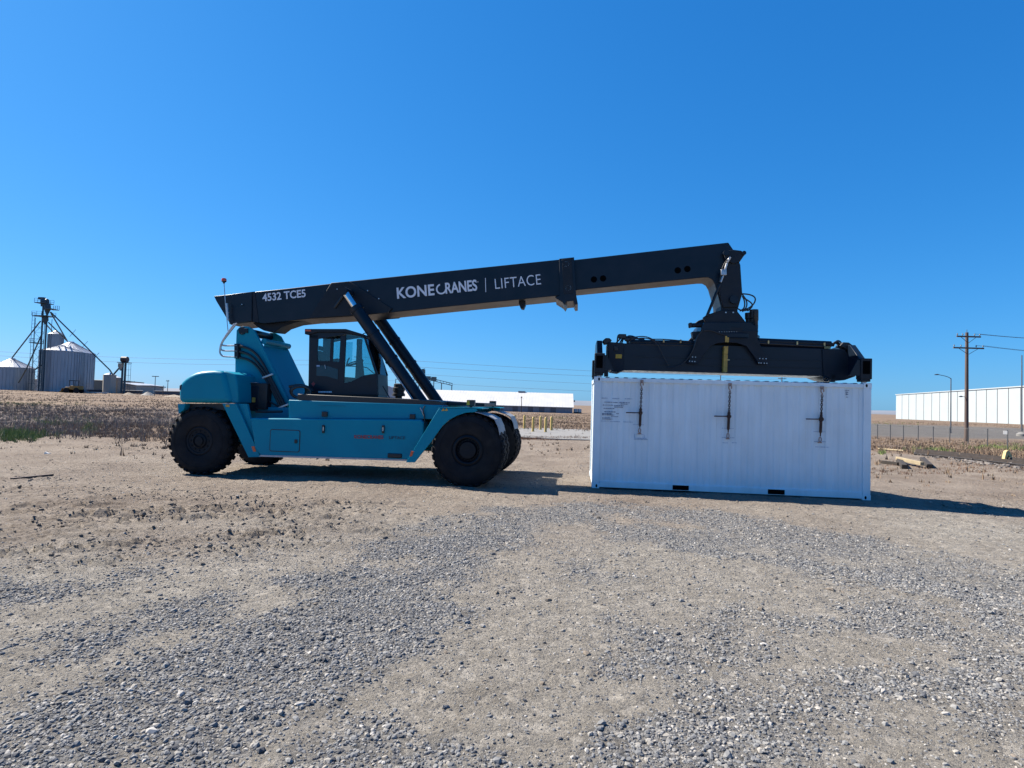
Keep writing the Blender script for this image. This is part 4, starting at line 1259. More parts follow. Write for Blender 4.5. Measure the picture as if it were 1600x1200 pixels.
# ---- lifting frame
sb = MB().prism(mps([(950, 536), (1092, 538), (1184, 541), (1322, 546), (1322, 590), (1292, 588), (973, 578), (950, 576)], .74), .74, 1.70)
sp_ = sb.build("lifting_frame", M["navy"], rs, bevel=.012)
MB().prism(mps([(1285, 545), (1318, 546), (1331, 556), (1339, 570), (1337, 588), (1320, 594), (1300, 593), (1287, 588)], .70), .70, 1.74).build("telescopic_end", M["navy_dull"], sp_, bevel=.015)
MB().prism(mps([(950, 534), (975, 536), (975, 578), (968, 581), (955, 579), (950, 570)], .70), .70, 1.74).build("telescopic_end", M["navy_dull"], sp_, bevel=.015)
for ya in (.735, 1.703):
    MB().prism(mps([(990, 556), (1290, 562.5), (1290, 564), (990, 557.5)], .735), ya - .01, ya + .006).build("beam_flange", M["navy"], sp_)
    MB().prism(mps([(1020, 569), (1290, 574.5), (1290, 575.5), (1020, 570)], .735), ya - .01, ya + .006).build("beam_flange", M["navy"], sp_)
AF = mps([(1097, 516), (1183, 517), (1183, 528), (1188, 540), (1201, 569), (1186, 569.5), (1178, 557), (1166, 541), (1152, 536), (1137, 534.8), (1120, 536.5), (1110, 541), (1098, 556), (1090, 568.5), (1074, 567.5), (1082, 545), (1088, 526)], .62)
for ya in (.60, 1.78):
    MB().prism(AF, ya, ya + .06).build("side_saddle", M["navy_dull"], sp_, bevel=.008)
MB().prism(mps([(1098, 517), (1182, 518), (1182, 531), (1096, 530)], .66), .66, 1.78).build("saddle_box", M["navy"], sp_, bevel=.01)
mbb = MB()
for x, y_ in ((1082, 557.8), (1086.7, 558), (1077.5, 564.3), (1081.5, 564.7), (1085.5, 565), (1187, 560.2), (1191.8, 560.4), (1196.8, 560.6), (1185.5, 567), (1189, 567.2), (1194, 567.4), (1198, 567.6)):
    c = mp3(x, y_, .60); mbb.cyl((c.x, .588, c.z), (c.x, .60, c.z), .014, seg=6)
mbb.build("bolt_heads", M["steel"], sp_)
for p in ([(1133, 525), (1139, 525.2), (1138.7, 535), (1132.8, 534.7)], [(1131.8, 541), (1137.8, 541.2), (1137.2, 553), (1131, 552.7)], [(1131, 553.5), (1137, 553.8), (1136, 581.5), (1130, 581.3)]):
    MB().prism(mps(p, .588), .580, .588 if p[0][1] < 530 else .735).build("scale_strip", M["yellowdk"], sp_, smooth=False)
pbox(1136, 561.5, 1140, 563.2, .578, .02, M["paleyellow"], "scale_pointer", sp_)
MB().prism(mps([(984, 531), (1092, 533.5), (1184, 534.5), (1296, 538.5), (1296, 552), (984, 542)], 1.0), 1.0, 1.45).build("pipe_channel", M["navy_dull"], sp_, bevel=.01)
hose("top_pipe", [(985, 535), (1090, 537)], .82, .07, M["navy_dull"], sp_, 0, 12)
hose("top_pipe", [(1184, 533), (1298, 538)], .82, .075, M["navy_dull"], sp_, 0, 12)
hose("top_pipe", [(1184, 536), (1290, 541.5)], .76, .03, M["black"], sp_, 0, 8)
hose("top_pipe", [(1000, 538), (1090, 540)], .76, .03, M["black"], sp_, 0, 8)
for x, y_ in ((1037, 532.5), (1063.5, 533), (1200.5, 534.5), (1245.5, 536.3), (1288, 538)):
    pbox(x - 1.1, y_ - 2.5, x + 1.1, y_ + 2.5, .735, .02, M["paleyellow"], "pipe_clamp", sp_)
pbox(1288, 541, 1298, 545, .69, .006, simple("olive_sticker", (.17, .16, .07), .6), "sticker", sp_)
pbox(962, 553.5, 971.5, 560, .69, .006, M["yellow"], "sticker", sp_)
# hose clutter on top of both ends
rnd = random.Random(3)
for k in range(9):
    x = rnd.uniform(958, 982)
    pts = [(x + rnd.uniform(-8, 8), 538 + rnd.uniform(-3, 2)), (x + rnd.uniform(-6, 6), rnd.uniform(521.5, 528)), (x + 8 + rnd.uniform(-5, 8), rnd.uniform(522, 530)), (x + 20 + rnd.uniform(-8, 12), 532 + rnd.uniform(-3, 4))]
    hose("hydraulic_hose", pts, rnd.uniform(.72, 1.1), .018, M["hose"], sp_)
for pts in ([(988, 527), (1008, 525), (1022, 531), (1032, 537)], [(985, 531), (1004, 527.5), (1018, 530), (1028, 538), (1036, 556), (1045, 571)], [(1018, 530), (1040, 530), (1080, 534)],
            [(1098, 516), (1090, 524), (1084, 545), (1074, 562), (1062, 572), (1045, 574)], [(1100, 516.5), (1112, 516), (1125, 522), (1138, 524)]):
    hose("hydraulic_hose", pts, .58, .013, M["hose"], sp_)
for x, y_, w, h in ((972, 526, 12, 7), (962, 545, 7, 9), (980, 531, 8, 5)):
    pbox(x - w / 2, y_ - h / 2, x + w / 2, y_ + h / 2, .80, .12, M["black"], "valve_block", sp_, .02)
for k in range(5):
    x = rnd.uniform(1296, 1312)
    pts = [(x - 4, 541), (x, rnd.uniform(532, 536)), (x + 7, rnd.uniform(532, 537)), (x + 12, 543)]
    hose("hydraulic_hose", pts, rnd.uniform(.72, 1.0), .018, M["hose"], sp_)
MB().prism(mps([(1310, 541), (1316, 535), (1325, 535.5), (1331, 540), (1333, 547), (1322, 548), (1316, 543)], .8), .74, 1.0).build("hinge_knuckle", M["black"], sp_, bevel=.015)
MB().prism(mps([(941, 533), (946, 528.5), (952, 528.5), (956, 532), (952, 537), (944, 538)], .8), .74, 1.0).build("hinge_knuckle", M["black"], sp_, bevel=.015)
MB().tube([Vector(mp3(1290.5, 592, .68)) + Vector((.05 * math.cos(a), 0, .05 * math.sin(a))) for a in np.linspace(0, 2 * np.pi, 12)], .016, 6).build("lifting_eye", M["navy"], sp_)
# cross arms that reach out to the four container corners
for xs, xe in ((.0, .22), (CL - .22, CL)):
    zt, zm, zb_ = 3.50, 3.10, 2.80
    arm = MB()
    prof = [(.08, zm), (.62, zt), (.95, zt + .02), (1.49, zt + .02), (1.82, zt), (2.36, zm), (2.36, zb_), (1.95, zb_ + .02), (1.70, zb_ - .02), (.74, zb_ - .02), (.50, zb_ + .02), (.08, zb_)]
    xi = xs + .05 if xs < 1 else xs + .02
    arm.prism_x(prof, xi, xi + .13)
    ao = arm.build("end_arm", M["navy"], sp_, bevel=.01)
    for (y0_, y1_) in ((-.01, .24), (2.20, 2.45)):
        tl = MB().box(xs - .008, xe + .008, y0_, y1_, CH + .085, zm + .04).box(xs + .005, xe - .02, y0_ + .01, y1_ - .01, CH + .03, CH + .09).build("corner_housing", M["navy_dull"], sp_, bevel=.012)
        tl2 = MB().box(xs + .03, xe - .04, y0_ - .006 if y0_ < 1 else y1_ - .004, y0_ + .004 if y0_ < 1 else y1_ + .006, CH + .20, zm - .02).build("corner_recess_shade", M["hole_shade"], sp_, smooth=False)  # black plate on the housing face paints the shade of a recess
        MB().cyl(((xs + xe) / 2 , (y0_ + y1_) / 2, CH - .03), ((xs + xe) / 2, (y0_ + y1_) / 2, CH + .09), .055, seg=12).build("twistlock", M["steel"], sp_)
    gx = xs - .24 if xs > 1 else xe
    tri = [(gx, CH + .16), (gx + .24, CH + .16), (gx + .24, zm), (gx + .17, zm)] if xs > 1 else [(gx, CH + .16), (gx + .22, CH + .16), (gx + .05, zm), (gx, zm)]
    MB().prism(tri, .02, .06).build("corner_gusset", M["navy"], sp_)
    for xx in ((xs + .30,) if xs < 1 else (xs - .30,)):
        MB().box(xx - .05, xx + .05, .70, .82, CH + .04, CH + .22).build("guide_foot", M["black"], sp_, bevel=.01)

# ================================================================== surroundings
def gz(p):
    return float(ground_z(np.array([p[0]]), np.array([p[1]]))[0])
def base(px, py, depth):
    p = at(px, py, depth)
    return Vector((p.x, p.y, gz(p)))
def ztop(px, py, depth):
    return at(px, py, depth).z
# ---- grain silos
def silo(px, rpx, py_eave, py_peak, depth, label, group, cap=True):
    b = base(px, 605, depth)
    r_ = rpx / F_PX * depth
    ze, zp = ztop(px, py_eave, depth) - b.z, ztop(px, py_peak, depth) - b.z
    t = thing("grain_silo", label, "silo", b, site=False, group=group)
    prof = [(r_ * 1.01, -.4)]
    n = max(6, int(ze / .9))
    for k in range(n):
        z0_, z1_ = ze * k / n, ze * (k + 1) / n
        prof += [(r_, z0_ + .02), (r_, z1_ - .05), (r_ + .02, z1_ - .03), (r_ + .02, z1_)]
    mbw = MB().lathe(prof, b, 'Z', 64, close=False)
    for k in range(40):
        a = 2 * math.pi * k / 40
        x, y = b.x + (r_ + .06) * math.cos(a), b.y + (r_ + .06) * math.sin(a)
        mbw.bar((x, y, b.z - .3), (x, y, b.z + ze), .07, .04)
    mbw.build("wall", M["galv"], t)
    rr_ = [(r_ + .18, ze - .08), (r_ + .15, ze + .05), (r_ * .14, zp - .12), (r_ * .12, zp + .25), (.01, zp + .35)]
    mbr = MB().lathe(rr_, b, 'Z', 64, close=False)
    for k in range(32):
        a = 2 * math.pi * k / 32
        c_, s_ = math.cos(a), math.sin(a)
        mbr.bar((b.x + (r_ + .1) * c_, b.y + (r_ + .1) * s_, b.z + ze + .08), (b.x + r_ * .15 * c_, b.y + r_ * .15 * s_, b.z + zp - .05), .08, .08)
    mbr.build("roof", M["galvroof"], t)
    p0 = Vector((b.x - r_ * .35, b.y - r_ * .94 - .1, b.z))
    ml = MB()
    for dx in (-.25, .25):
        ml.bar(p0 + Vector((dx, -.1, 0)), p0 + Vector((dx, -.1, ze)), .07, .07)
    for k in range(int(ze / .6)):
        ml.bar(p0 + Vector((-.25, -.1, .3 + .6 * k)), p0 + Vector((.25, -.1, .3 + .6 * k)), .05, .05)
    ml.build("ladder", M["legsteel"], t)
    return t
SG = "galvanised grain silos on the left"
silo(94, 28, 549.3, 540.5, 164, "galvanised silo with a low bright roof, just right of the elevator tower", SG)
silo(107.5, 31.5, 551.5, 535, 178, "widest galvanised silo with steep pointed roof where two spouts end", SG)
silo(83, 10, 522.5, 516.5, 192, "narrow tall bin rising behind the low bright silo roof", SG)
silo(17, 28, 574.5, 561, 172, "galvanised silo with pointed roof at the left edge of the photo", SG)
# ---- bucket elevator
D = 158
b = base(62, 608, D)
el = thing("bucket_elevator", "tall blue grey grain elevator tower with platforms and slanting spouts", "elevator", b, site=False)
def V3(px, py, d=D): return at(px, py, d)
zt = V3(70, 463).z
xs = [V3(px, 608).x for px in (57.8, 60.3, 63.6, 66.9)]
mbw = MB()
for x in (xs[1], xs[3]):
    mbw.box(x - .10, x + .10, b.y - .2, b.y + .2, b.z - .3, zt - 1.0)
mbw.build("leg_casing", M["legsteel"], el)
mbt = MB()
for x in (xs[0] - .5, xs[3] + .5):
    for dy in (-1.2, 1.2):
        mbt.bar((x, b.y + dy, b.z - .3), (x, b.y + dy, zt - 6), .09, .09)
zz = b.z
k = 0
while zz < zt - 8:
    x0_, x1_ = xs[0] - .5, xs[3] + .5
    mbt.bar((x0_, b.y - 1.2, zz), (x1_, b.y - 1.2, zz + 2.6), .05, .05)
    mbt.bar((x1_, b.y - 1.2, zz), (x0_, b.y - 1.2, zz + 2.6), .05, .05)
    mbt.bar((x0_, b.y - 1.2, zz), (x1_, b.y - 1.2, zz), .06, .06)
    zz += 2.6
mbt.build("support_frame", M["legsteel"], el)
lx = xs[0] - 1.6
ml = MB()
for dx in (-.35, .35):
    ml.bar((lx + dx, b.y - .5, b.z), (lx + dx, b.y - .5, zt - 4.5), .07, .07)
for q in np.arange(b.z + 2, zt - 4.5, 1.0):
    ml.bar((lx - .35, b.y - .5, q), (lx + .35, b.y - .5, q), .06, .06)
    if int(q) % 3 == 0:
        ml.bar((lx - .35, b.y - .5, q), (xs[0], b.y - .5, q), .06, .06)
ml.build("caged_ladder", M["legsteel"], el)
def platform(x0, x1, py):
    z = V3((x0 + x1) / 2, py).z
    a, c = V3(x0, py).x, V3(x1, py).x
    m_ = MB().box(a, c, b.y - 1.6, b.y + 1.6, z - .12, z + .06)
    for y in (-1.6, 1.6):
        for q in (.55, 1.1):
            m_.bar((a, b.y + y, z + q), (c, b.y + y, z + q), .06, .06)
        for x in np.linspace(a, c, 4):
            m_.bar((x, b.y + y, z), (x, b.y + y, z + 1.1), .06, .06)
    m_.build("platform", M["legsteel"], el)
platform(61, 77, 474); platform(57, 80, 494); platform(76, 85.5, 483); platform(53, 60, 536)
hz = V3(70, 470).z
MB().cyl((xs[1] - .3, b.y, zt - 1.4), (xs[2] + .5, b.y, zt - 1.4), .75, seg=20).box(xs[1] - .25, xs[2] + .4, b.y - .6, b.y + .6, zt - 2.8, zt - 1.3).box(xs[1] - 1.2, xs[1] + .3, b.y - .4, b.y + .4, zt - .9, zt - .3).build("elevator_head", M["legsteel"], el)
dp = V3(74, 484)
MB().lathe([(.3, 1.9), (.7, 1.3), (.8, .3), (.6, -.3), (.2, -1.4)], dp, 'Z', 18).build("distributor", M["legsteel"], el)
dp2 = V3(71, 500)
MB().lathe([(.25, 1.2), (.6, .8), (.7, 0), (.2, -1.2)], dp2, 'Z', 18).build("distributor", M["legsteel"], el)
for (x0, y0, x1, y1, d1) in ((79, 487.5, 171.5, 578, 172), (79, 488, 105.5, 533.5, 176), (76, 504, 104, 532, 176), (63, 502, 18.5, 559.5, 172), (64.5, 524, 41.5, 576, 166), (41.5, 576, 29, 598, 164), (73, 508, 84, 520, 190), (66, 570, 54, 578, 158), (171.5, 578, 176, 585, 172)):
    p, q = V3(x0, y0), at(x1, y1, d1)
    MB().cyl(p, q, .17, seg=10).build("spout", M["legsteel"], el)
for f in (.35, .55, .75):
    p = V3(79, 487.5).lerp(at(171.5, 578, 172), f)
    MB().bar(p + Vector((-.7, 0, -.9)), p + Vector((.9, 0, 1.1)), .07, .07).build("spout_stay", M["legsteel"], el)
# ---- the smaller elevator and its bins
D = 170
b = base(192, 608, D)
e2 = thing("bucket_elevator", "short grain elevator with a round dark head above the beige bins", "elevator", b, site=False)
zt = V3(193, 559, D).z
mbw = MB()
for px in (190, 194.3):
    x = V3(px, 606, D).x
    mbw.box(x - .2, x + .2, b.y - .2, b.y + .2, b.z - .3, zt - .3)
mbw.build("leg_casing", M["legsteel"], e2)
MB().cyl((b.x - .7, b.y, zt - .5), (b.x + .9, b.y, zt - .5), .85, seg=18).build("elevator_head", simple("dark_red_brown_metal", (.055, .03, .03), .6), e2)
x0_, x1_ = V3(187, 566, D).x, V3(202, 566, D).x
MB().box(x0_, x1_, b.y - 1.2, b.y + 1.2, zt - 1.5, zt - 1.35).bar((x1_, b.y - 1.2, zt - 1.4), (x1_, b.y - 1.2, zt - .4), .07, .07).build("platform", M["legsteel"], e2)
ml = MB()
lx = V3(201.5, 600, D).x
for dx in (-.3, .3): ml.bar((lx + dx, b.y, b.z), (lx + dx, b.y, zt - 1.5), .06, .06)
for q in np.arange(b.z + .5, zt - 1.5, 1.6): ml.bar((V3(194.3, 606, D).x, b.y, q), (lx + .3, b.y, q), .06, .06)
ml.build("caged_ladder", M["legsteel"], e2)
c = V3(189, 571, D)
MB().lathe([(.75, .6), (.75, -.3), (.2, -1.5)], c, 'Z', 14).build("hopper", M["beige"], e2)
MB().cyl(V3(188, 573, D), V3(177.5, 585, D), .22, seg=10).build("spout", M["legsteel"], e2)
def hexbin(px0, px1, py_eave, py_peak, depth, label, m):
    cxp = (px0 + px1) / 2
    b_ = base(cxp, 606, depth)
    r_ = (px1 - px0) / 2 / F_PX * depth
    ze, zp = ztop(cxp, py_eave, depth), ztop(cxp, py_peak, depth)
    t = thing("storage_bin", label, "storage bin", b_, site=False, group="beige bins beside the short elevator")
    pts = [(b_.x + r_ * math.cos(R(60 * k + 12)), b_.y + r_ * math.sin(R(60 * k + 12))) for k in range(6)]
    MB().prism_z(pts, b_.z - .4, ze).build("wall", m, t)
    MB().add([(p[0] + (p[0] - b_.x) * .03, p[1] + (p[1] - b_.y) * .03, ze - .02) for p in pts] + [(b_.x, b_.y, zp)], [(k, (k + 1) % 6, 6) for k in range(6)] + [tuple(range(5, -1, -1))]).build("roof", M["galvroof"], t)
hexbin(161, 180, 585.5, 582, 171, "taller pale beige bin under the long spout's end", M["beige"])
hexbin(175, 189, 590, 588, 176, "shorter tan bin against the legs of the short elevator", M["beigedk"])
def shed_box(name, px0, px1, pt0, pt1, depth, back, label, cat, m, roofm, pitch=0.0, group=None):
    a, c = at(px0, 605, depth), at(px1, 605, depth)
    za, zc_ = at(px0, pt0, depth).z, at(px1, pt1, depth).z
    b_ = Vector(((a.x + c.x) / 2, depth, gz(((a.x + c.x) / 2, depth))))
    t = thing(name, label, cat, b_, site=False, group=group)
    MB().add([(a.x, depth, b_.z - .5), (c.x, depth, b_.z - .5), (c.x, depth, zc_), (a.x, depth, za), (a.x, depth + back, b_.z - .5), (c.x, depth + back, b_.z - .5), (c.x, depth + back, zc_), (a.x, depth + back, za)],
             [(0, 1, 2, 3), (5, 4, 7, 6), (1, 5, 6, 2), (4, 0, 3, 7), (3, 2, 6, 7), (0, 4, 5, 1)]).build("wall", m, t)
    e_ = .4
    MB().add([(a.x - e_, depth - e_, za + .02), (c.x + e_, depth - e_, zc_ + .02), (c.x + e_, depth + back / 2, zc_ + .1 + pitch), (a.x - e_, depth + back / 2, za + .1 + pitch), (c.x + e_, depth + back + e_, zc_ + .02), (a.x - e_, depth + back + e_, za + .02)],
             [(0, 1, 2, 3), (3, 2, 4, 5), (0, 3, 5), (1, 4, 2)]).build("roof", roofm, t)
    return t
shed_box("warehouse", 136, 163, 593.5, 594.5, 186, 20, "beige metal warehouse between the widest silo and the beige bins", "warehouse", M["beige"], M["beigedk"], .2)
shed_box("warehouse", 192, 213, 598, 602, 182, 14, "low pale shed with sloping roof right of the short elevator", "warehouse", M["beige"], M["galvroof"], .1)
shed_box("warehouse", 50, 60, 592.5, 592.5, 190, 10, "small beige building seen through the tower's legs", "warehouse", M["beige"], M["beigedk"], .2)
wl1 = shed_box("low_wall", 132, 222, 609, 610.5, 178, .4, "long low dark wall running past the foot of the beige bins", "wall", M["darkwall"], M["darkwall"])
wl2 = shed_box("low_wall", 243, 300, 611, 612, 176, .4, "low dark wall between the lamp post and the crane's tail", "wall", M["darkwall"], M["darkwall"])
def mound(px, halfw, py_top, depth, label, m, name="sand_pile", cat="sand pile"):
    b_ = base(px, 615, depth)
    r_ = halfw / F_PX * depth
    h = max(.4, ztop(px, py_top, depth) - b_.z)
    g_ = 26
    vs_, fs = [], []
    for i in range(9):
        for k in range(g_):
            a = 2 * math.pi * k / g_
            q = i / 8
            rr_ = r_ * q * (1 + .12 * math.sin(3 * a + px) + .06 * math.sin(7 * a))
            vs_.append((b_.x + rr_ * math.cos(a), b_.y + rr_ * math.sin(a), b_.z + h * (1 - q) ** 1.05 * (1 + .05 * math.sin(5 * a + 9 * q)) - .1 * q))
    for i in range(8):
        for k in range(g_):
            k2 = (k + 1) % g_
            fs.append((i * g_ + k, i * g_ + k2, (i + 1) * g_ + k2, (i + 1) * g_ + k))
    return single(MB().add(vs_, fs), name, m, label, cat, b_)
mound(201, 11, 612.8, 150, "conical heap of pale sand below the low pale shed", M["sand"])
mound(272, 16, 616.5, 140, "broad tan earth heap just behind the crane's tail", M["sand"])
mound(231, 11, 611.5, 152, "pale rubble heap left of the lamp post", M["concrete"], "rubble_pile", "rubble pile")
b = base(152, 614, 150)
single(MB().box(b.x - 2.2, b.x + 2.2, b.y - 1, b.y + 1, b.z + .25, b.z + .4).box(b.x - 2, b.x - 1.8, b.y - .8, b.y + .8, b.z - .1, b.z + .25).box(b.x + 1.8, b.x + 2, b.y - .8, b.y + .8, b.z - .1, b.z + .25), "flat_platform", M["plastic_white"], "flat white panel lying in front of the beige warehouse", "panel", b)
# wheel loader
b = base(115, 613, 148)
b.z += .05
ochre = simple("worn_ochre_paint", (.24, .13, .03), .7, var=.25, scale=3)
ld = thing("wheel_loader", "small yellow wheel loader parked in front of the silos", "loader", b, site=False)
MB().box(b.x - .3, b.x + 1.1, b.y - .5, b.y + .5, b.z + .5, b.z + 1.05).box(b.x - 1.0, b.x - .3, b.y - .4, b.y + .4, b.z + .45, b.z + .85).build("body", ochre, ld, bevel=.05)
cb = MB().box(b.x - .45, b.x + .45, b.y - .45, b.y + .45, b.z + 1.75, b.z + 1.85)
for dx in (-.42, .38):
    for dy in (-.42, .38):
        cb.box(b.x + dx, b.x + dx + .06, b.y + dy, b.y + dy + .06, b.z + 1.0, b.z + 1.76)
cb.build("cab", M["black"], ld)
MB().bar((b.x - .5, b.y, b.z + .8), (b.x - 1.3, b.y, b.z + .4), .5, .12).build("loader_arm", ochre, ld)
MB().prism([(b.x - 1.25, b.z + .65), (b.x - 1.35, b.z + .1), (b.x - 1.75, b.z + .05), (b.x - 1.4, b.z + .3)], b.y - .7, b.y + .7).build("bucket", ochre, ld)
for dx in (-.75, .75):
    for dy in (-.6, .42):
        wv = MB().lathe([(.1, 0), (.36, .0), (.4, .04), (.4, .16), (.36, .2), (.1, .2)], (b.x + dx, b.y + dy, b.z + .36), 'Y', 20).build("wheel", M["tyre"], ld)
ld.scale = (1.7, 1.7, 1.7)
# lamp post and far poles on the left
b = base(241.5, 617, 150)
zt = ztop(242, 588.3, 150)
lp = thing("lamp_post", "thin grey lamp post with flat head between the grain plant and the crane", "lamp post", b, site=False)
MB().cyl(b - Vector((0, 0, .3)), (b.x, b.y, zt), .10, .07, 10).build("pole", M["polesteel"], lp)
MB().box(b.x - .75, b.x + .75, b.y - .25, b.y + .25, zt - .05, zt + .12).build("lamp_head", M["polesteel"], lp)
def upole(px, pyb, pyt, depth, label, arms, r_=.13, m="wood", zb=None, group=None):
    b_ = base(px, pyb, depth)
    zt_ = ztop(px, pyt, depth)
    t = thing("utility_pole", label, "utility pole", b_, site=False, group=group)
    MB().cyl(b_ - Vector((0, 0, .4)), (b_.x, b_.y, zt_), r_ * 1.15, r_ * .8, 12).build("pole", M[m], t)
    for (dz, wl_, wr_) in arms:
        a = MB().box(b_.x - wl_, b_.x + wr_, b_.y - r_ - .12, b_.y - r_ + .0, zt_ - dz - .07, zt_ - dz + .07)
        if wl_ > .5:
            for s_ in (-1, 1):
                a.bar((b_.x + s_ * min(wl_, wr_) * .62, b_.y - r_ - .05, zt_ - dz - .06), (b_.x, b_.y - r_ - .02, zt_ - dz - .66), .05, .03)
        ar = a.build("crossarm", M[m], t)
        for dx in (-wl_ + .08, -wl_ * .5, wr_ * .5, wr_ - .08):
            MB().lathe([(.02, 0), (.02, .08), (.055, .09), (.065, .14), (.035, .20), (.04, .24), (.001, .26)], (b_.x + dx, b_.y - r_ - .06, zt_ - dz + .07), 'Z', 10).build("insulator", M["polesteel"], ar)
    return t, b_, zt_
FP_ = "far utility poles along the horizon"
upole(254.5, 619, 602.5, 160, "short far pole with a small crossarm, first right of the lamp post", [(.5, .8, .8)], .10, "wood", group=FP_)
upole(261.5, 615, 594, 190, "taller bare far pole just left of the crane's tail", [(.3, .5, .5)], .10, "wood", group=FP_)
upole(209.5, 612, 595.5, 220, "far pole peeking over the low pale shed's roof", [(.6, .9, .9)], .10, "wood", group=FP_)
upole(556, 640, 554, 185, "far pole with crossarm seen through the cab glass", [(.8, 1.2, 1.2)], .14, "wood", group=FP_)
upole(1125, 640, 583, 170, "far bare pole showing under the yellow scale strip", [(.6, .4, .4)], .13, "wood", group=FP_)
upole(1221, 640, 586.5, 160, "far pole with small crossarm under the right half of the lifting frame", [(.9, 1.1, 1.1)], .14, "wood", group=FP_)
upole(814.5, 640, 619.5, 215, "thin dark pole in front of the long white shed roof", [(.4, .3, .3)], .13, "darkwood", group=FP_)
def wire(p, q, sag, label, r_=.034):
    pts = []
    for k in range(17):
        f = k / 16
        v = p.lerp(q, f)
        v.z -= sag * 4 * f * (1 - f)
        pts.append(v)
    return single(MB().tube(pts, r_, 5), "power_cable", M["cable"], label, "cable", p, group="power cables across the sky behind the crane")
wire(at(-40, 547, 185), at(556, 562, 185), 1.2, "upper faint cable running left from the pole behind the cab")
wire(at(-40, 553, 185), at(556, 569, 185), 1.4, "lower faint cable running left from the pole behind the cab")
wire(at(556, 557.5, 185), at(1125, 588, 170), .5, "highest cable between the lift cylinders and the container")
wire(at(556, 567, 185), at(1125, 594.5, 170), .6, "second highest cable between the lift cylinders and the container")
wire(at(556, 577, 185), at(1125, 607, 170), .7, "third cable down, above the long shed's roof", .028)
wire(at(556, 591, 185), at(1125, 618, 170), .6, "lowest cable, just above the long shed's roof", .028)
wire(at(1125, 590, 170), at(1221, 592, 160), .35, "short cable sagging between two far poles under the lifting frame", .03)
# ---- long white-roofed shed
D = 245
P0, P1 = at(602, 625, D + 6), at(894.5, 640, D)
zb0 = min(gz(P0), gz(P1)) - .6
dirv = (P1 - P0); dirv.z = 0; LN = dirv.length; dirv.normalize()
nv = Vector((-dirv.y, dirv.x, 0))
ze, zr = ztop(894.5, 636, D), ztop(894.5, 614, D)
HW = 15.0
b = Vector(((P0.x + P1.x) / 2, (P0.y + P1.y) / 2, gz((P0 + P1) / 2)))
shd = thing("long_shed", "long low shed with weathered white pitched roof and grey walls", "shed", b, site=False)
def SP(s_, n_, z): return (P0.x + dirv.x * s_ + nv.x * n_, P0.y + dirv.y * s_ + nv.y * n_, z)
MB().add([SP(0, 0, zb0), SP(LN, 0, zb0), SP(LN, 0, ze), SP(0, 0, ze), SP(0, 2 * HW, zb0), SP(LN, 2 * HW, zb0), SP(LN, 2 * HW, ze), SP(0, 2 * HW, ze), SP(0, HW, zr - .25), SP(LN, HW, zr - .25)],
         [(0, 1, 2, 3), (5, 4, 7, 6), (1, 5, 6, 9, 2), (4, 0, 3, 8, 7)]).build("wall", M["shedwall"], shd)
MB().add([SP(-.5, -.6, ze - .15), SP(LN + .5, -.6, ze - .15), SP(LN + .5, HW, zr), SP(-.5, HW, zr), SP(-.5, 2 * HW + .6, ze - .15), SP(LN + .5, 2 * HW + .6, ze - .15),
          SP(-.5, -.6, ze - .35), SP(LN + .5, -.6, ze - .35), SP(LN + .5, HW, zr - .2), SP(-.5, HW, zr - .2), SP(-.5, 2 * HW + .6, ze - .35), SP(LN + .5, 2 * HW + .6, ze - .35)],
         [(0, 1, 2, 3), (3, 2, 5, 4), (6, 9, 8, 7), (9, 10, 11, 8), (0, 6, 7, 1), (4, 5, 11, 10), (0, 3, 9, 6), (3, 4, 10, 9), (1, 7, 8, 2), (2, 8, 11, 5)]).build("roof", M["shedroof"], shd)
mbs = MB()
for f in np.linspace(.02, .98, 60):
    s_ = LN * f
    mbs.bar(SP(s_, -.55, ze - .12), SP(s_, HW, zr + .01), .08, .04)
mbs.build("roof_ribs", M["shedroof"], shd)
MB().box(SP(LN * .735, 0, 0)[0] - 1.6, SP(LN * .735, 0, 0)[0] + 1.6, SP(LN * .735, HW, 0)[1] - .5, SP(LN * .735, HW, 0)[1] + .5, zr - .1, zr + .5).build("roof_vent", M["shedwall"], shd)
for f in (.62, .70, .78, .84, .9):
    q = SP(LN * f, -.05, 0)
    MB().box(q[0] - 1.1, q[0] + 1.1, q[1] - .06, q[1] + .02, zb0 + .6, zb0 + 3.0).build("door", M["darkwall"], shd)
q = SP(LN + .5, HW * .4, 0)
MB().box(q[0], q[0] + .6, q[1] - .4, q[1] + .4, ze + 2.2, ze + 2.9).build("wall_lamp", M["darkwall"], shd)
# hoop shed behind the cab
c0 = base(606, 620, 232)
hp = []
for k in range(15):
    a = math.pi * k / 14
    hp.append((3.4 * math.cos(a), 5.2 * math.sin(a) ** .8 if 0 < k < 14 else 0))
t = thing("hoop_shed", "pale grey round-topped shed end beside the long shed, behind the cab", "shed", c0, site=False)
MB().prism([(c0.x + p[0], c0.z - .4 + p[1] * (ztop(606, 603, 232) - c0.z + .4) / 5.2) for p in hp], c0.y, c0.y + 14).build("hoop_roof", M["galvroof"], t)
MB().box(c0.x - 1.2, c0.x + 1.2, c0.y - .06, c0.y + .02, c0.z - .3, c0.z + 3).build("door", M["darkwall"], t)
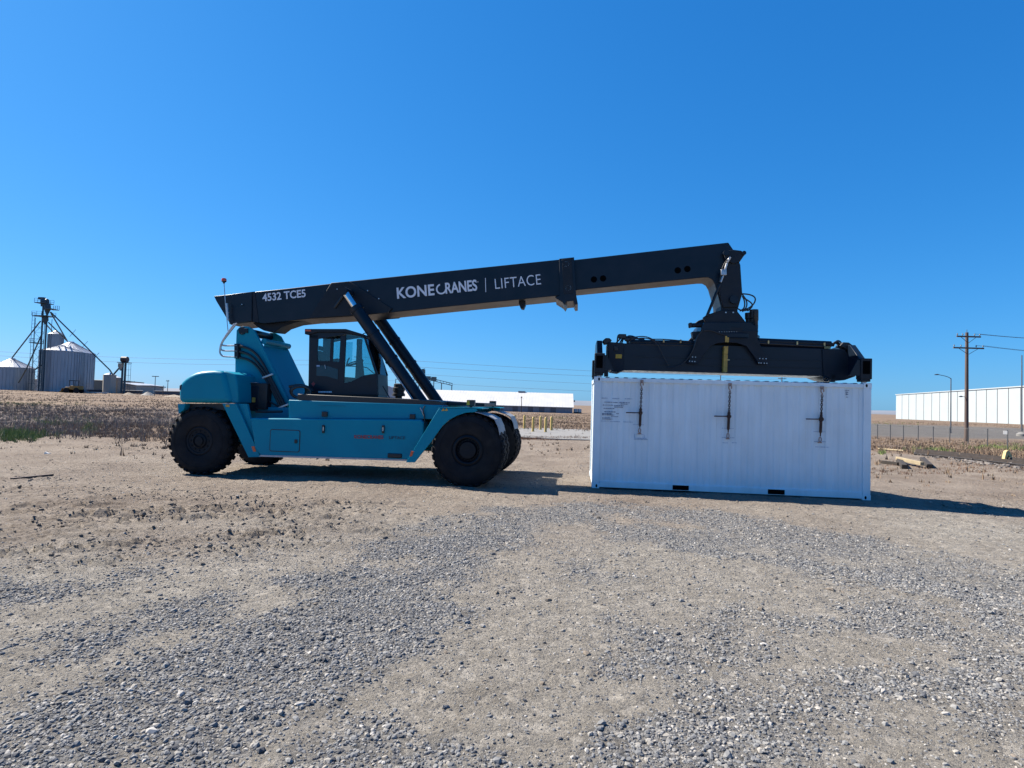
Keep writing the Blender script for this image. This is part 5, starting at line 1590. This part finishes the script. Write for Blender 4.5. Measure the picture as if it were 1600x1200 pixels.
# conveyor gantry behind the shed
D = 290
b = base(680, 640, D)
cv = thing("conveyor_gantry", "grey blue conveyor gantry and tower rising behind the long shed", "conveyor", b, site=False)
mbc = MB()
for px in (640, 647, 655, 664):
    p = at(px, 577 + abs(px - 660) * .9, D)
    mbc.bar((p.x, D, b.z), p, .35, .35)
for k in range(5):
    mbc.bar(at(640 + 2 * k, 600 - 5 * k, D), at(664, 596 - 5 * k, D), .25, .25)
mbc.build("tower_frame", M["legsteel"], cv)
p = at(660, 580, D)
MB().box(p.x - 1.3, p.x + 1.3, D - 1, D + 1, p.z - 1.0, p.z + .9).box(p.x - 2.0, p.x + 1.8, D - 1.2, D + 1.2, p.z - 2.6, p.z - 2.3).build("tower_head", M["legsteel"], cv)
mbg = MB()
g0, g1 = at(664, 592, D), at(707, 602.5, D)
for dz in (0, 1.0):
    mbg.bar(g0 + Vector((0, 0, dz)), g1 + Vector((0, 0, dz)), .5, .32)
for k in range(10):
    u = g0.lerp(g1, k / 9)
    mbg.bar(u, u + Vector((0, 0, 1.0)), .15, .15)
mbg.build("conveyor_bridge", M["legsteel"], cv)
for px, pt in ((666, 592), (672, 595), (678, 593), (690, 598), (706, 602)):
    p = at(px, pt, D)
    MB().bar((p.x, D, b.z), p, .4, .4).build("conveyor_leg", M["legsteel"], cv)
for px, py in ((669, 590.5), (678, 591.5)):
    p = at(px, py, D)
    MB().box(p.x - 1.2, p.x + 1.2, D - 1, D + 1, p.z - 1.2, p.z + .8).build("drive_housing", M["legsteel"], cv)
# ---- bollards and concrete pad
zp = .02
pad_pts = [G(806, 669.5, zp), G(800, 679, zp), G(818, 684.2, zp), G(880, 686.8, zp), G(1010, 690, zp), G(1010, 676.5, zp), G(925, 672.5, zp), G(862, 669.8, zp)]
pd = single(MB().prism_z([(p.x, p.y) for p in pad_pts], -.15, zp + .03), "concrete_pad", M["concrete"], "pale concrete pad under the yellow bollards", "pad", (pad_pts[1].x, pad_pts[1].y, 0))
bl = None
for px, pyb, label in ((803.5, 669, "yellow bollard half hidden by the far front tyre, leftmost of six"), (819, 669.5, "yellow bollard standing off the pad's back edge, second from the tyre"), (832.7, 674.2, "yellow bollard on the pad, third from the tyre, one of the two nearest"),
                       (844.3, 671.3, "yellow bollard between the two nearest bollards, set farther back"), (852.3, 674.9, "yellow bollard on the pad, nearest the camera, fifth from the tyre"), (861.3, 672.2, "rightmost yellow bollard on the pad, set farther back")):
    p = G(px, pyb, zp + .03)
    p.z = zp + .02
    if bl is None:
        bl = thing("bollard", label, "bollard", p, site=False, group="yellow bollards on the concrete pad")
        MB().lathe([(.085, -.1), (.085, .9), (.075, .96), (.045, .995), (.001, 1.0)], p, 'Z', 20, close=False).build("post", M["bollard"], bl)
        MB().lathe([(.087, .0), (.11, 0), (.11, .03), (.087, .03)], p, 'Z', 20).build("base_collar", M["bollard"], bl)
        continue
    c = copy_tree(bl)
    c.matrix_world = Matrix.Translation(p)
    c["label"] = label
# ---- parked trailers far behind
tr = None
for px, label in ((899.2, "small white trailer parked against the long shed's right end"), (905.5, "small white trailer second from the long shed's right end")):
    p = base(px, 644, 250)
    if tr is None:
        tr = thing("parked_trailer", label, "trailer", p, site=False, group="white trailers beside the long shed")
        MB().box(p.x - .7, p.x + .7, p.y - 1.2, p.y + 1.2, p.z + .5, p.z + 2.0).build("body", M["plastic_white"], tr, bevel=.08)
        for dy in (-.7, .7):
            MB().cyl((p.x - .75, p.y + dy, p.z + .33), (p.x + .75, p.y + dy, p.z + .33), .34, seg=14).build("wheel", M["tyre"], tr)
        continue
    c = copy_tree(tr)
    c.matrix_world = Matrix.Translation(p)
    c["label"] = label
# ---- big white building on the right
P0, P1 = at(1400, 640, 296), at(1600, 640, 184)
dv = (P1 - P0); dv.z = 0
P2 = P0 + dv * 1.55
du = dv.normalized(); nb_ = Vector((-du.y, du.x, 0))
if nb_.x < 0: nb_ = -nb_
zt0 = (ztop(1400, 618, 296) + ztop(1600, 603, 184)) / 2
b = Vector((P1.x, P1.y, gz(P1)))
wb = thing("white_building", "huge plain white panelled warehouse on the right skyline", "warehouse", b, site=False)
q = [P0, P2, P2 + nb_ * 60, P0 + nb_ * 60]
MB().prism_z([(v.x, v.y) for v in q], -1.2, zt0).build("wall", M["wbuild"], wb)
MB().prism_z([(v.x, v.y) for v in (P0 - du * .3 - nb_ * .3, P2 - nb_ * .3, P2 + nb_ * 60.3, P0 - du * .3 + nb_ * 60.3)], zt0, zt0 + .35).build("roof", M["wbuild"], wb)
for px in (1409.5, 1420, 1431.5, 1443.5, 1456, 1468.5, 1482, 1496, 1511, 1525.5, 1541.5, 1558.5, 1576, 1595, 1614):
    r_ = ray(px, 640)
    # meet of the bearing with the wall line
    den = r_.x * du.y - r_.y * du.x
    k = (P0.x * du.y - P0.y * du.x) / den
    c = Vector((r_.x * k, r_.y * k, 0)) - nb_ * .02
    MB().bar(c + Vector((0, 0, -1)), c + Vector((0, 0, zt0)), .10, .32).build("panel_joint", M["seam"], wb)
# ---- wooden power pole, street lights
up, pb, pt_ = upole(1510, 688, 519.5, 60, "tall dark wooden power pole with two crossarms", [(.45, 1.22, 1.22), (1.62, 1.55, 1.55)], .17, "wood")
p = at(1507.5, 519, 60)
MB().cyl((pb.x, pb.y, pt_), (pb.x, pb.y, pt_ + .3), .025, seg=8).build("top_pin", M["polesteel"], up)
zl = ztop(1507, 620, 60)
MB().tube([(pb.x - .1, pb.y, zl - .02), (pb.x - .45, pb.y, zl + .03)], .025, 8).tube([(pb.x - .42, pb.y, zl + .02), (pb.x - .55, pb.y, zl + .03), (pb.x - .8, pb.y, zl - .0)], [.05, .08, .03], 8).build("lamp_arm", M["polesteel"], up)
for k, (dx, dz) in enumerate(((1.15, .45), (.6, .45), (1.45, 1.62), (.8, 1.62))):
    a = Vector((pb.x + dx, pb.y - .2, pt_ - dz + .3))
    single(MB().tube([a.lerp(at(1760, 527 + (22 if dz > 1 else 0) + k, 100), f) - Vector((0, 0, 2.0 * f * (1 - f))) for f in np.linspace(0, 1, 12)], .018, 5), "power_cable", M["palepost"],
           ["cable from the right end of the power pole's upper crossarm", "cable from the inner pin of the power pole's upper crossarm", "cable from the right end of the power pole's lower crossarm", "cable from the inner pin of the power pole's lower crossarm"][k], "cable", a, group="cables leaving the wooden power pole")
def street_light(px, pyb, pyt, depth, arm_px, label):
    b_ = base(px, pyb, depth)
    zt_ = ztop(px, pyt, depth)
    t = thing("street_light", label, "street light", b_, site=False)
    MB().cyl(b_ - Vector((0, 0, .2)), (b_.x, b_.y, zt_), .085, .055, 12).build("pole", M["polesteel"], t)
    if arm_px:
        e_ = at(*arm_px, depth)
        MB().tube([(b_.x, b_.y, zt_ - .05), (b_.x - .5, b_.y, zt_ + .22), (e_.x + .3, b_.y, e_.z + .02), (e_.x + .1, b_.y, e_.z)], [.05, .045, .04, .04], 8, 1).build("arm", M["polesteel"], t)
        MB().tube([(e_.x + .45, b_.y, e_.z + .01), (e_.x + .2, b_.y, e_.z + .02), (e_.x - .15, b_.y, e_.z - .02)], [.05, .09, .05], 10).build("lamp_head", M["polesteel"], t)
    return t, b_
street_light(1485.5, 668, 591, 78, (1462, 585.3), "slim street light with curved arm just left of the power pole")
t, b_ = street_light(1596.5, 674, 555, 74, None, "plain grey light pole on a concrete base at the right edge of the photo")
MB().lathe([(.55, -.3), (.55, .25), (.3, .45), (.12, .5)], b_, 'Z', 16).build("concrete_base", M["concrete"], t)
# ---- chain link fence
fm, N2, L2, P2_ = mat_new("chain_link_mesh")
tcn = N2.new("ShaderNodeTexCoord")
mpg = N2.new("ShaderNodeMapping"); mpg.inputs["Rotation"].default_value = (0, R(45), 0); mpg.inputs["Scale"].default_value = (14, 14, 14)
L2.new(tcn.outputs["Object"], mpg.inputs[0])
sx_ = N2.new("ShaderNodeSeparateXYZ"); L2.new(mpg.outputs[0], sx_.inputs[0])
mk = []
for ax_ in (0, 2):
    fr = N2.new("ShaderNodeMath"); fr.operation = 'FRACT'; L2.new(sx_.outputs[ax_], fr.inputs[0])
    lt = N2.new("ShaderNodeMath"); lt.operation = 'LESS_THAN'; lt.inputs[1].default_value = .03; L2.new(fr.outputs[0], lt.inputs[0])
    mk.append(lt)
mxm = N2.new("ShaderNodeMath"); mxm.operation = 'MAXIMUM'; L2.new(mk[0].outputs[0], mxm.inputs[0]); L2.new(mk[1].outputs[0], mxm.inputs[1])
trn = N2.new("ShaderNodeBsdfTransparent")
msh = N2.new("ShaderNodeMixShader")
L2.new(mxm.outputs[0], msh.inputs[0]); L2.new(trn.outputs[0], msh.inputs[1]); L2.new(P2_.outputs[0], msh.inputs[2])
L2.new(msh.outputs[0], N2["Material Output"].inputs[0])
P2_.inputs["Base Color"].default_value = (.13, .135, .14, 1); P2_.inputs["Roughness"].default_value = .5
fpx = [1290, 1310, 1330, 1351, 1371, 1391, 1411.5, 1434.5, 1458, 1484, 1513, 1543, 1574, 1606, 1640, 1680]
FPT = []
for px in fpx:
    dpt = 60 - (px - 1371) * 10 / 203
    FPT.append(base(px, 690, dpt))
fe = thing("chain_link_fence", "long grey chain link fence across the field behind the track", "fence", FPT[4], site=False)
pp = None
for p in FPT:
    MB().cyl(p - Vector((0, 0, .3)), p + Vector((0, 0, 1.46)), .038, seg=10).lathe([(.05, 1.44), (.05, 1.48), (.001, 1.53)], p, 'Z', 10).build("post", M["palepost"], fe)
for a, c in zip(FPT[:-1], FPT[1:]):
    MB().cyl(a + Vector((0, 0, 1.42)), c + Vector((0, 0, 1.42)), .013, seg=8).build("top_rail", M["palepost"], fe)
    MB().quad(a + Vector((0, .03, .03)), c + Vector((0, .03, .03)), c + Vector((0, .03, 1.41)), a + Vector((0, .03, 1.41))).build("wire_mesh", fm, fe, smooth=False)
# small white sign in front of the fence
b = base(1574.5, 698, 44)
sg = thing("sign_post", "small blank white square sign on a thin post by the fence", "sign", b, site=False)
MB().cyl(b - Vector((0, 0, .2)), (b.x, b.y, ztop(1574, 672.5, 44)), .028, seg=10).build("post", M["palepost"], sg)
p = at(1570.8, 676, 44)
MB().add([(p.x - .10, p.y + .08, p.z - .13), (p.x + .08, p.y - .10, p.z - .13), (p.x + .08, p.y - .10, p.z + .13), (p.x - .10, p.y + .08, p.z + .13), (p.x - .09, p.y + .09, p.z - .13), (p.x + .09, p.y - .09, p.z - .13), (p.x + .09, p.y - .09, p.z + .13), (p.x - .09, p.y + .09, p.z + .13)], [(0, 1, 2, 3), (5, 4, 7, 6), (0, 4, 5, 1), (1, 5, 6, 2), (2, 6, 7, 3), (3, 7, 4, 0)]).build("sign_plate", M["plastic_white"], sg, bevel=.01)
# ---- railway track
def track_pt(px, py): 
    p = G(px, py)
    return Vector((p.x, p.y, gz(p)))
RA = [track_pt(*q) for q in ((1432, 704.5), (1500, 711.5), (1560, 718), (1640, 726.5), (1720, 735))]
RB = [track_pt(*q) for q in ((1432, 708), (1500, 715.6), (1560, 722.6), (1640, 732), (1720, 741.5))]
tk = thing("railway_track", "rusty railway track with dark sleepers curving in from the right", "railway track", RA[2], site=False)
for rl in (RA, RB):
    mbr = MB()
    for a, c in zip(rl[:-1], rl[1:]):
        mbr.bar(a + Vector((0, 0, .12)), c + Vector((0, 0, .12)), .07, .16)
    mbr.build("rail", M["rail"], tk)
for k in range(34):
    f = k / 33 * (len(RA) - 1)
    i = min(int(f), len(RA) - 2)
    a, c = RA[i].lerp(RA[i + 1], f - i), RB[i].lerp(RB[i + 1], f - i)
    o_ = (c - a) * .35
    MB().bar(a - o_ + Vector((0, 0, .02)), c + o_ + Vector((0, 0, .02)), .22, .12).build("sleeper", M["darkwood"], tk)
n = 3600
f = rng.uniform(0, 1, n) ** .7 * 3.999
i = np.minimum(f.astype(int), 3)
ra, rb_ = np.array(RA), np.array(RB)
u = rng.normal(.62, .55, n)[:, None]
pa = ra[i] + (ra[i + 1] - ra[i]) * (f - i)[:, None]
pb_ = rb_[i] + (rb_[i + 1] - rb_[i]) * (f - i)[:, None]
pq = pa + (pb_ - pa) * u
V, Fi = scatter_stones(pq[:, 0], pq[:, 1], ground_z(pq[:, 0], pq[:, 1]), np.clip(.055 * np.exp(rng.normal(0, .4, n)), .02, .13), ico_unit(), jag=.3)
tag(mesh_np("ballast", V, None, 3, M["ballast"], kind="stuff", fidx=Fi), "dark broken ballast stones along the railway track", "ballast")
# yellow switch stand
b = track_pt(1573.5, 722)
dd = b.y
ss = thing("switch_stand", "pale yellow A-shaped switch stand beside the railway track", "switch stand", b, site=False)
def sp2(px, py): 
    p = at(px, py, dd); return (p.x, p.z)
MB().prism([sp2(*q) for q in ((1566.5, 722), (1568, 713), (1570, 705), (1573, 703.5), (1576.5, 706), (1579, 713), (1580, 722), (1576.5, 722), (1575.5, 715), (1573.5, 711), (1571.5, 715), (1570, 722))], dd - .08, dd + .08).build("stand_frame", M["paleyellow"], ss, bevel=.01)
MB().prism([sp2(*q) for q in ((1567, 718.5), (1579.5, 718.5), (1580.5, 722.5), (1566, 722.5))], dd - .16, dd + .16).build("stand_base", M["paleyellow"], ss, bevel=.01)
MB().cyl((b.x, dd - .2, b.z + .2), (b.x, dd + .2, b.z + .2), .05, seg=10).build("throw_shaft", M["rail"], ss)
# ---- timbers lying at the yard edge
def timber(pa_, pb2, w, m, label, lift=0.0, name="timber"):
    a, c = track_pt(*pa_) + Vector((0, 0, w / 2 + lift - .02)), track_pt(*pb2) + Vector((0, 0, w / 2 + lift - .02))
    mid = (a + c) / 2
    return single(MB().bar(a, c, w, w), name, M[m], label, "timber", (mid.x, mid.y, mid.z - w / 2), group="timbers lying at the yard edge", bevel=.012)
timber((1402, 719), (1441, 726.5), .14, "palewood", "long pale square timber resting on dark ones", .12)
timber((1413.5, 727), (1404, 718.5), .19, "darkwood", "dark square timber under the pale timber's left half, end facing the camera")
timber((1453, 727), (1441, 718.5), .19, "darkwood", "dark square timber beyond the pale timber's right end")
timber((1376, 719.5), (1404, 722.5), .15, "darkwood", "dark timber lying left of the pale timber, half in the grass")
a, c = track_pt(1371, 699), track_pt(1412, 703.5)
single(MB().tube([a + Vector((0, 0, .05)), c + Vector((0, 0, .05))], .045, 8), "pale_pole", M["palewood"], "thin pale pole lying in the dry grass right of the container", "pole", a)
# dry plank and scrap on the left yard
a, c = track_pt(18, 749), track_pt(82, 741)
single(MB().bar(a + Vector((0, 0, .02)), c + Vector((0, 0, .02)), .07, .045), "plank", M["wood"], "weathered plank lying flat on the earth at the left", "plank", a)
a = track_pt(74, 709.5)
single(MB().box(a.x - .07, a.x + .07, a.y - .05, a.y + .05, a.z, a.z + .02).prism([(a.x - .075, a.z + .02), (a.x + .03, a.z + .02), (a.x - .05, a.z + .06)], a.y - .03, a.y + .03), "paper_scrap", M["plastic_white"], "white scrap lying on the bare earth at far left", "scrap", a)
